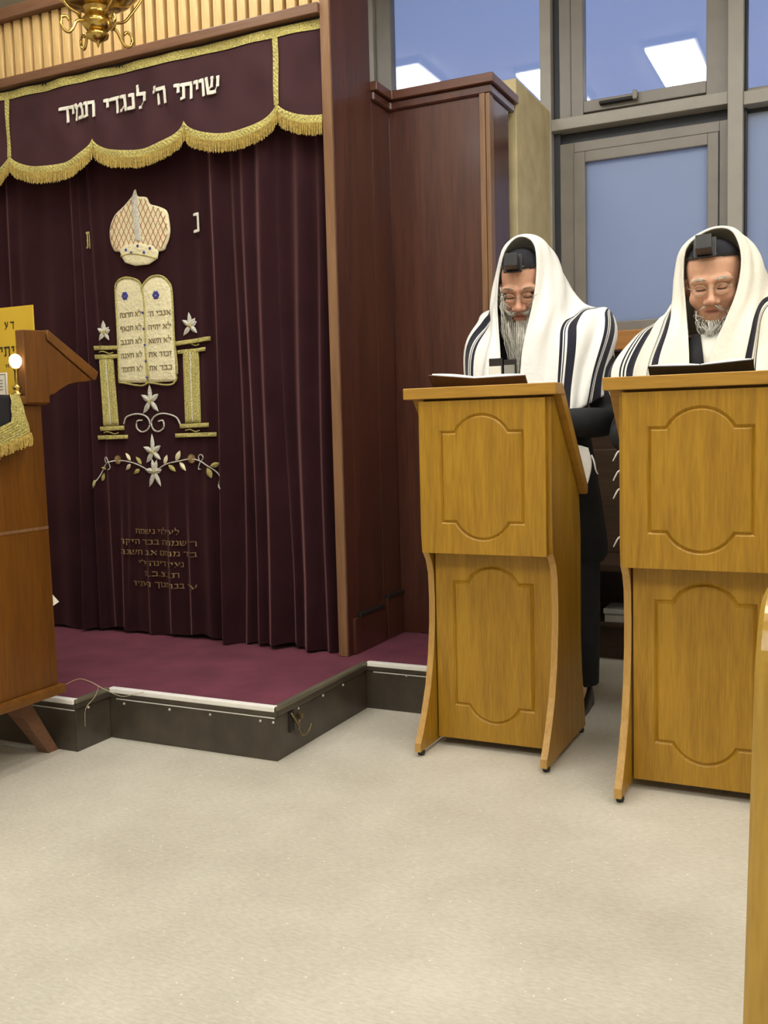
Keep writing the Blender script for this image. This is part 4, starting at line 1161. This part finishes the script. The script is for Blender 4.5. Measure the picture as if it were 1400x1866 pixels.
    for v in hv:
        x, y, z = v
        if y > .035: continue
        jaw = z < -.062-.25*max(0, abs(x)-.03)*0
        side = abs(x) > .046 and z < opt.get('side_top', .012) and y > -.075 and y < opt.get('side_back', .035)
        chin = z < opt.get('chin_top', -.088)
        mous = -.066 < z < -.052 and abs(x) < .030 and y < -.08
        cheeklow = abs(x) > .028 and z < opt.get('cheek_top', -.055)
        lipzone = abs(x) < .024 and -.090 < z < -.066
        if (side or chin or cheeklow) and not lipzone and z > -.130: cand.append((x, y, z, 0))
        elif mous: cand.append((x, y, z, 1))
    random.shuffle(cand)
    for x, y, z, m in cand[:opt['strands']]:
        p = H((x, y, z)); nrm = (R @ Vector((x, y*1.0, (z+.03)*.3))).normalized()
        if m:
            s = 1 if x >= 0 else -1; L = .026
            q1 = p+nrm*.004+R @ Vector((s*.008, -.003, -.004)); q2 = p+nrm*.003+R @ Vector((s*.020, .002, -.013))
            
            if random.random() < opt.get('mous', .8): st.append(tube_data([p-nrm*.002, q1, q2], .0013, 4, .35))
            continue
        frac = max(0, min(1, (.015-z)/.11))
        L = (Lb*(.25+.75*frac**1.3))*random.uniform(.75, 1.1)
        if abs(x) > .05: L *= opt.get('side_len', .6)
        pts = [p-nrm*.003]; q = p+nrm*random.uniform(.004, .012)*opt.get('puff', 1); pts.append(q)
        tgt = Vector((hc.x+(p.x-hc.x)*opt.get('converge', .55)+random.uniform(-.012, .012), hc.y+(p.y-hc.y)*.95-.010+random.uniform(-.012, .012), q.z-L))
        for t in (.3, .6, .85, 1.0):
            c = q.lerp(tgt, t); c.x += .006*math.sin(t*5+x*90); c += nrm*.010*opt.get('puff', 1)*math.sin(PI*t)
            pts.append(c)
        st.append(tube_data(pts, .0024, 4, .3))
    V, Fc = merge(st); be = mesh_obj('beard', V, Fc, bmat, root, True, opt['beard_label'])
    # ---- skullcap and head tefillin
    V = []; Fc = []
    nt, npv = 40, 12
    for j in range(npv+1):
        for i in range(nt):
            a = 2*PI*i/nt; ph = (PI*opt.get('cap', .30))*j/npv
            rr = 1.045
            V.append(H((math.sin(a)*math.sin(ph)*.080*rr*opt.get('fat', 1), (.030)+math.cos(a)*math.sin(ph)*.100*rr, .040+math.cos(ph)*.092*rr)))
    for j in range(npv):
        for i in range(nt): Fc.append((j*nt+i, j*nt+(i+1) % nt, (j+1)*nt+(i+1) % nt, (j+1)*nt+i))
    cp = mesh_obj('skullcap', V, Fc, CAPV, root, True); 
    smd = cp.modifiers.new('thick', 'SOLIDIFY'); smd.thickness = .004
    tb_ = opt['tef']                     # position on the head
    tR = R @ Euler((math.radians(opt.get('tef_pitch', -28)), 0, 0)).to_matrix()
    tc_ = H(tb_)
    def T(p): return tc_ + tR @ Vector(p)
    def tbox(name, sx, sy, sz, c, mat, parent, bev=.0015):
        bm = bmesh.new(); bm_box(bm, -sx/2, sx/2, -sy/2, sy/2, -sz/2, sz/2, bev)
        for v in bm.verts: v.co = T((v.co.x+c[0], v.co.y+c[1], v.co.z+c[2]))
        return bm_obj(name, bm, mat, parent)
    ts = opt.get('tef_size', .042)
    tf = tbox('tefillin_box', ts, ts*.95, ts, (0, -.006-ts*.48, 0), LEATHER, root)
    tf['label'] = 'black leather prayer box on the forehead'
    tbox('tefillin_base', ts*1.42, .010, ts*1.40, (0, 0, .004), LEATHER, tf)
    for k in (-1, 0, 1): tbox('compartment_ridge', .0022, ts*.96, ts*1.02, (k*ts*.25, -.006-ts*.48, 0), LEATHER, tf, .0003)
    # strap round the head
    V = []; Fc = []
    for i in range(49):
        a = -PI/2+2*PI*i/48
        for zo in (-.006, .006):
            k = 1.03
            V.append(H((math.cos(a)*.0725*k*opt.get('fat', 1), .024+math.sin(a)*.091*k, .078+zo*.8-.014*math.sin(a))))
    for i in range(48): Fc.append((2*i, 2*i+2, 2*i+3, 2*i+1))
    mesh_obj('strap', V, Fc, LEATHER, tf, True)
    # ---- coat, trousers, shoes
    CN = []; CE = []
    def cn(p, r): CN.append((tuple(W((p[0], p[1], p[2]+dz if p[2] > .95 else p[2]))), r)); return len(CN)-1
    kx = opt.get('coat_x', 0); c0 = cn((kx, .06, .52), (.195, .150)); c1 = cn((kx, .055, .80), (.190, .140)); c2 = cn((kx*.6, .05, 1.08), (.185, .140)); c3 = cn((0, .025, 1.27), (.190, .140)); c4 = cn((hx*.3, 0.01, 1.40), (.105, .10))
    CE += [(c0, c1), (c1, c2), (c2, c3), (c3, c4)]
    for s in (-1, 1):
        a = cn((s*.185, .012, 1.365), .085); ex, ey, ez = opt['elbow'][0 if s < 0 else 1]; b = cn((ex, ey, ez), .070)
        m_ = cn(tuple((Vector((s*.185, .012, 1.365))+Vector((ex, ey, ez)))/2), .074)
        wx, wy, wz = opt['wrist'][0 if s < 0 else 1]; d = cn((wx, wy, wz), .046)
        CE += [(c3, a), (a, m_), (m_, b), (b, d)]
    me = skin_mesh(CN, CE, c1, 2); me.materials.clear(); me.materials.append(CLOTHB)
    me.polygons.foreach_set('use_smooth', [True]*len(me.polygons)); me.polygons.foreach_set('material_index', [0]*len(me.polygons))
    co = bpy.data.objects.new('coat', me); COL.objects.link(co); parent_to(co, root); co['label'] = 'long black coat'
    for s in (-1, 1):
        vs, fs = tube_data([W((s*.095, .055, .78)), W((s*.105, .04, .50)), W((s*.108, .065, .28)), W((s*.110, .072, .085))], lambda t: .098-.030*t, 14)
        mesh_obj('trouser_leg', vs, fs, CLOTHG, root, True)
        V = []; Fc = []
        prof = [(-.150, .020, .022), (-.135, .040, .036), (-.09, .050, .046), (-.03, .050, .062), (.03, .045, .085), (.08, .042, .095), (.115, .036, .085), (.125, .020, .05)]
        for y, w, h in prof:
            for kk in range(10):
                a = PI*kk/9
                V.append(W((s*.116+w*math.cos(a), y, max(0.001, h*math.sin(a)**.7 if math.sin(a) > 0 else 0.001))))
        for j in range(len(prof)-1):
            for kk in range(9): Fc.append((j*10+kk, j*10+kk+1, (j+1)*10+kk+1, (j+1)*10+kk))
            Fc.append((j*10+9, j*10, (j+1)*10, (j+1)*10+9))
        Fc.append(tuple(range(10))); Fc.append(tuple(range((len(prof)-1)*10, len(prof)*10))[::-1])
        mesh_obj('shoe', V, Fc, SHOE, root, True)
    # ---- tallit
    G = [[W(p) for p in row] for row in opt['tallit']]
    ns, nt = 110, 70
    P = catmull_grid(G, ns, nt)
    V = []; Fc = []; UV = []
    rng = random.Random(opt['seed']); ph = [rng.uniform(0, 6.28) for _ in range(6)]
    def nrm(i, j):
        a = P[min(i+1, ns-1)][j]-P[max(i-1, 0)][j]; b = P[i][min(j+1, nt-1)]-P[i][max(j-1, 0)]
        n = a.cross(b); return n.normalized() if n.length > 1e-9 else Vector((0, 0, 1))
    for i in range(ns):
        s = i/(ns-1)
        for j in range(nt):
            t = j/(nt-1)
            amp = min(1, t*5)
            f = (.0055*math.sin(t*21+3*math.sin(s*7+ph[0])+ph[1]) + .0035*math.sin(t*39+s*9+ph[2]) + .004*math.sin(s*33+t*6+ph[3])*math.sin(t*9+ph[4]))*amp
            side = abs(s-.5)*2
            f *= 1.25*(.25+1.0*min(1, side*1.6)) if t < .6 else (.6+.6*side)
            sd = max(0, min(1, (side-.18)/.42)); sd = sd*sd*(3-2*sd)
            V.append(P[i][j]+nrm(i, j)*f); UV.append((s, t*sd))
    for i in range(ns-1):
        for j in range(nt-1): Fc.append((i*nt+j, i*nt+j+1, (i+1)*nt+j+1, (i+1)*nt+j))
    ta = mesh_obj('tallit', V, Fc, opt['tallit_mat'], root, True, opt['tallit_label'])
    ul = ta.data.uv_layers.new(name='UVMap')
    for lp in ta.data.loops: ul.data[lp.index].uv = UV[lp.vertex_index]
    so = ta.modifiers.new('thick', 'SOLIDIFY'); so.thickness = .005; so.offset = 0
    # collar band along the front edge
    col = []
    cb = [P[i][0] for i in range(ns)]
    return root, H, W, ta

T1 = [
 [(-0.105, -0.215, 1.170), (-0.180, -0.200, 1.150), (-0.250, -0.120, 1.140), (-0.285, 0.000, 1.130), (-0.280, 0.100, 1.100), (-0.200, 0.170, 1.020)],
 [(-0.099, -0.205, 1.300), (-0.177, -0.180, 1.320), (-0.262, -0.090, 1.360), (-0.288, 0.000, 1.360), (-0.260, 0.100, 1.270), (-0.180, 0.170, 1.170)],
 [(-0.118, -0.170, 1.420), (-0.153, -0.130, 1.430), (-0.222, -0.050, 1.462), (-0.262, 0.010, 1.462), (-0.250, 0.090, 1.410), (-0.160, 0.170, 1.220)],
 [(-0.131, -0.140, 1.520), (-0.158, -0.100, 1.520), (-0.190, -0.030, 1.500), (-0.238, 0.020, 1.485), (-0.230, 0.100, 1.420), (-0.140, 0.180, 1.240)],
 [(-0.125, -0.130, 1.620), (-0.152, -0.080, 1.620), (-0.160, 0.000, 1.580), (-0.165, 0.060, 1.500), (-0.165, 0.120, 1.420), (-0.120, 0.180, 1.250)],
 [(-0.097, -0.135, 1.705), (-0.125, -0.070, 1.720), (-0.125, 0.010, 1.670), (-0.125, 0.070, 1.570), (-0.120, 0.130, 1.450), (-0.080, 0.190, 1.250)],
 [(-0.045, -0.135, 1.745), (-0.048, -0.060, 1.762), (-0.045, 0.030, 1.715), (-0.035, 0.090, 1.600), (-0.020, 0.150, 1.460), (0.000, 0.200, 1.250)],
 [(0.008, -0.135, 1.715), (0.028, -0.060, 1.730), (0.045, 0.020, 1.675), (0.060, 0.080, 1.580), (0.070, 0.140, 1.450), (0.080, 0.190, 1.250)],
 [(0.022, -0.150, 1.620), (0.058, -0.090, 1.630), (0.092, -0.020, 1.585), (0.120, 0.050, 1.510), (0.140, 0.110, 1.430), (0.140, 0.180, 1.250)],
 [(0.012, -0.172, 1.500), (0.068, -0.130, 1.510), (0.125, -0.050, 1.485), (0.195, 0.010, 1.490), (0.222, 0.090, 1.440), (0.180, 0.170, 1.250)],
 [(-0.008, -0.190, 1.400), (0.070, -0.165, 1.420), (0.150, -0.090, 1.435), (0.232, -0.010, 1.482), (0.240, 0.070, 1.430), (0.200, 0.170, 1.220)],
 [(-0.022, -0.205, 1.300), (0.070, -0.190, 1.320), (0.160, -0.140, 1.340), (0.245, -0.060, 1.400), (0.254, 0.050, 1.360), (0.205, 0.170, 1.160)],
 [(-0.020, -0.215, 1.190), (0.070, -0.205, 1.200), (0.150, -0.170, 1.200), (0.214, -0.120, 1.250), (0.247, 0.000, 1.250), (0.211, 0.150, 1.080)],
 [(0.030, -0.215, 1.130), (0.090, -0.210, 1.120), (0.140, -0.180, 1.110), (0.200, -0.140, 1.140), (0.241, -0.020, 1.170), (0.211, 0.140, 1.020)],
]
o1 = dict(head=(-.052, -.085, 1.570), pitch=24, yaw=8, tilt=0, skin=(.64, .36, .25), fat=.97, nose=1.02, mouth=.0060,
          beard=.215, strands=1300, beard_mat=BEARD1, beard_label='long grey beard', converge=.68, side_len=.85,
          coat_x=.05, tef=(-.014, -.070, .106), tef_pitch=-38, tef_size=.046, cap=.36,
          elbow=((-.27, -.03, 1.09), (.262, -.03, 1.075)), wrist=((-.15, -.33, 1.10), (.13, -.34, 1.08)),
          tallit=T1, tallit_mat=TALLIT1, tallit_label='white wool prayer shawl with black stripes drawn over the head', seed=3)
p1, H1, W1, ta1 = make_person((-1.05, 3.56), o1, 'man with long grey beard under a white striped prayer shawl, reading beside the closet', 'worshippers')
T2 = [
 [(-0.075, -0.235, 1.140), (-0.160, -0.230, 1.140), (-0.250, -0.170, 1.150), (-0.330, -0.100, 1.150), (-0.340, 0.020, 1.120), (-0.220, 0.150, 1.020)],
 [(-0.072, -0.225, 1.230), (-0.165, -0.200, 1.260), (-0.250, -0.140, 1.270), (-0.345, -0.080, 1.245), (-0.350, 0.030, 1.200), (-0.200, 0.160, 1.100)],
 [(-0.080, -0.190, 1.340), (-0.140, -0.160, 1.370), (-0.205, -0.090, 1.380), (-0.285, -0.030, 1.335), (-0.280, 0.070, 1.280), (-0.170, 0.170, 1.150)],
 [(-0.094, -0.155, 1.440), (-0.133, -0.110, 1.440), (-0.165, -0.040, 1.420), (-0.215, 0.020, 1.385), (-0.210, 0.100, 1.320), (-0.140, 0.180, 1.160)],
 [(-0.104, -0.135, 1.540), (-0.132, -0.080, 1.540), (-0.145, 0.000, 1.500), (-0.160, 0.060, 1.430), (-0.160, 0.120, 1.340), (-0.120, 0.180, 1.180)],
 [(-0.092, -0.135, 1.625), (-0.112, -0.070, 1.629), (-0.112, 0.010, 1.586), (-0.115, 0.080, 1.500), (-0.110, 0.140, 1.380), (-0.080, 0.190, 1.180)],
 [(-0.025, -0.130, 1.670), (-0.028, -0.060, 1.680), (-0.025, 0.030, 1.633), (-0.020, 0.090, 1.530), (-0.010, 0.150, 1.390), (0.000, 0.200, 1.180)],
 [(0.040, -0.130, 1.661), (0.055, -0.060, 1.667), (0.065, 0.020, 1.612), (0.075, 0.090, 1.520), (0.075, 0.150, 1.390), (0.080, 0.190, 1.180)],
 [(0.072, -0.150, 1.581), (0.105, -0.090, 1.594), (0.130, -0.010, 1.540), (0.145, 0.060, 1.460), (0.150, 0.120, 1.370), (0.140, 0.180, 1.180)],
 [(0.064, -0.180, 1.475), (0.115, -0.130, 1.490), (0.160, -0.050, 1.460), (0.200, 0.020, 1.425), (0.210, 0.100, 1.360), (0.170, 0.170, 1.180)],
 [(0.030, -0.205, 1.375), (0.105, -0.170, 1.400), (0.175, -0.100, 1.410), (0.245, -0.020, 1.400), (0.260, 0.070, 1.330), (0.190, 0.170, 1.150)],
 [(-0.005, -0.225, 1.285), (0.090, -0.200, 1.300), (0.175, -0.150, 1.320), (0.265, -0.070, 1.340), (0.285, 0.040, 1.270), (0.200, 0.170, 1.100)],
 [(-0.018, -0.235, 1.200), (0.080, -0.220, 1.210), (0.170, -0.180, 1.220), (0.265, -0.120, 1.240), (0.290, 0.000, 1.180), (0.210, 0.150, 1.040)],
 [(0.000, -0.235, 1.120), (0.085, -0.220, 1.110), (0.170, -0.190, 1.110), (0.255, -0.140, 1.130), (0.280, -0.020, 1.100), (0.210, 0.140, 0.980)],
]
o2 = dict(head=(-.018, -.085, 1.512), pitch=16, yaw=2, tilt=-2, skin=(.70, .41, .28), fat=1.08, nose=1.0, mouth=.0030, dz=-.05,
          beard=.045, strands=520, side_top=-.07, side_back=-.02, puff=.3, chin_top=-.104, cheek_top=-.092, mous=.3, beard_mat=BEARD2, beard_label='short white beard', converge=.8, side_len=.5, brow=BEARD1,
          tef=(-.014, -.064, .114), tef_pitch=-36, tef_size=.047, cap=.35,
          elbow=((-.31, -.05, 1.06), (.29, -.04, 1.06)), wrist=((-.16, -.33, 1.10), (.15, -.34, 1.10)),
          tallit=T2, tallit_mat=TALLIT2, tallit_label='cream wool prayer shawl with dark stripes drawn over the head', seed=5)
p2, H2, W2, ta2 = make_person((-.400, 3.40), o2, 'man with short white beard under a cream striped prayer shawl, reading at far right', 'worshippers')

# shirt front and tie of the right-hand man
def chest_patch(name, pts, mat, parent, th=.004):
    n = len(pts)//2
    V = [W2(p) for p in pts]; Fc = [(2*k, 2*k+1, 2*k+3, 2*k+2) for k in range(n-1)]
    o = mesh_obj(name, V, Fc, mat, parent, True); m = o.modifiers.new('thick', 'SOLIDIFY'); m.thickness = th; return o
chest_patch('shirt_front', [(-.075, -.125, 1.345), (.05, -.125, 1.345), (-.085, -.180, 1.28), (.06, -.180, 1.28), (-.085, -.20, 1.12), (.05, -.20, 1.12)], PAPER, p2)
chest_patch('necktie', [(-.075, -.138, 1.345), (-.050, -.138, 1.345), (-.085, -.190, 1.28), (-.035, -.190, 1.28), (-.090, -.210, 1.12), (-.018, -.210, 1.12)], CLOTHB, p2)

# fringes (knotted tassels) and a loose shawl corner
def tassel(pts, parent, r=.0035):
    tube('tassel', catmull(pts, 14), r, TALPLAIN, parent, 6, .6)
def corner(name, rows, parent):
    P = catmull_grid([[Vector(p) for p in r] for r in rows], 12, 12)
    V = [p for r in P for p in r]; Fc = [(i*12+j, i*12+j+1, (i+1)*12+j+1, (i+1)*12+j) for i in range(11) for j in range(11)]
    o = mesh_obj(name, V, Fc, TALPLAIN, parent, True); m = o.modifiers.new('thick', 'SOLIDIFY'); m.thickness = .004
corner('shawl_corner', [[(-.90, 3.30, .985), (-.87, 3.33, 1.00), (-.835, 3.35, .990)], [(-.885, 3.30, .92), (-.85, 3.325, .925), (-.822, 3.345, .93)], [(-.87, 3.31, .845), (-.852, 3.315, .840), (-.838, 3.325, .845)]], p1)
tassel([(-.822, 3.345, .965), (-.812, 3.34, .945), (-.806, 3.34, .915), (-.800, 3.345, .90)], p1)
corner('shawl_corner', [[(-.700, 3.27, 1.02), (-.672, 3.25, 1.03), (-.64, 3.24, 1.03)], [(-.695, 3.25, .86), (-.665, 3.235, .86), (-.635, 3.23, .86)], [(-.68, 3.24, .66), (-.655, 3.23, .65), (-.63, 3.22, .65)]], p2)
for z in (.985, .92, .86, .70):
    tassel([(-.685, 3.24, z), (-.705, 3.235, z-.005), (-.715, 3.23, z-.022), (-.722, 3.23, z-.036)], p2)

# ---------------------------------------------------------------- books on the lecterns
def open_book(name, label, cx, cy, cz, halfw, ht, th, matc, la, ra, tilt=47):
    """open prayer book lying against the sloping board; la/ra raise the left and right halves"""
    r = thing(name, label, 'book', (cx, cy, cz), 'prayer books on the lecterns')
    t = math.radians(tilt)
    U = Vector((1, 0, 0)); Vv = Vector((0, -math.cos(t), math.sin(t))); Nn = Vector((0, math.sin(t), math.cos(t)))
    o = Vector((cx, cy, cz))
    for s, ang, lab in ((-1, la, 'left_half'), (1, ra, 'right_half')):
        d = U*s*math.cos(ang)+Nn*math.sin(ang); n = (Nn*math.cos(ang)-U*s*math.sin(ang))
        def quadbox(nm, u0, u1, v0, v1, h0, h1, mat, puff=0):
            n_ = 8; V = []; Fc = []
            for k in range(n_+1):
                u = u0+(u1-u0)*k/n_; bulge = puff*math.sin(PI*min(1, k/n_*1.0))
                for v in (v0, v1):
                    for h in (h0, h1+bulge): V.append(o+d*u+Vv*v+n*h)
            for k in range(n_):
                a = 4*k; b = a+4
                Fc += [(a, b, b+1, a+1), (a+2, a+3, b+3, b+2), (a+1, b+1, b+3, a+3), (a, a+2, b+2, b)]
            Fc += [(0, 1, 3, 2), (4*n_, 4*n_+2, 4*n_+3, 4*n_+1)]
            return mesh_obj(nm, V, Fc, mat, r)
        quadbox('cover', 0, halfw+.006, -.004, ht+.006, 0, .004, matc)
        quadbox('page_block', .002, halfw, 0, ht, .0045, .0045+th, PAPER, .006)
    return r
open_book('prayer_book', 'open brown prayer book on the lectern nearer the closet', -1.118, 3.165, 1.052, .165, .235, .012, COVER, .16, .02)
open_book('prayer_book', 'open dark prayer book on the right-hand lectern', -.395, 2.985, 1.072, .135, .205, .010, COVERD, .04, .10)
pb = thing('pocket_book', 'small black pocket book standing open before the grey-bearded man', 'book', (-1.065, 3.06, 1.20))
box('cover', -1.098, -1.052, 3.090, 3.094, 1.195, 1.296, COVERD, pb, .001)
box('page_block', -1.095, -1.055, 3.083, 3.090, 1.198, 1.270, PAPER, pb, .001)
box('cover', -1.048, -1.005, 3.094, 3.098, 1.195, 1.290, COVERD, pb, .001)
box('page_block', -1.045, -1.010, 3.086, 3.094, 1.240, 1.272, GREYBOX, pb, .001)
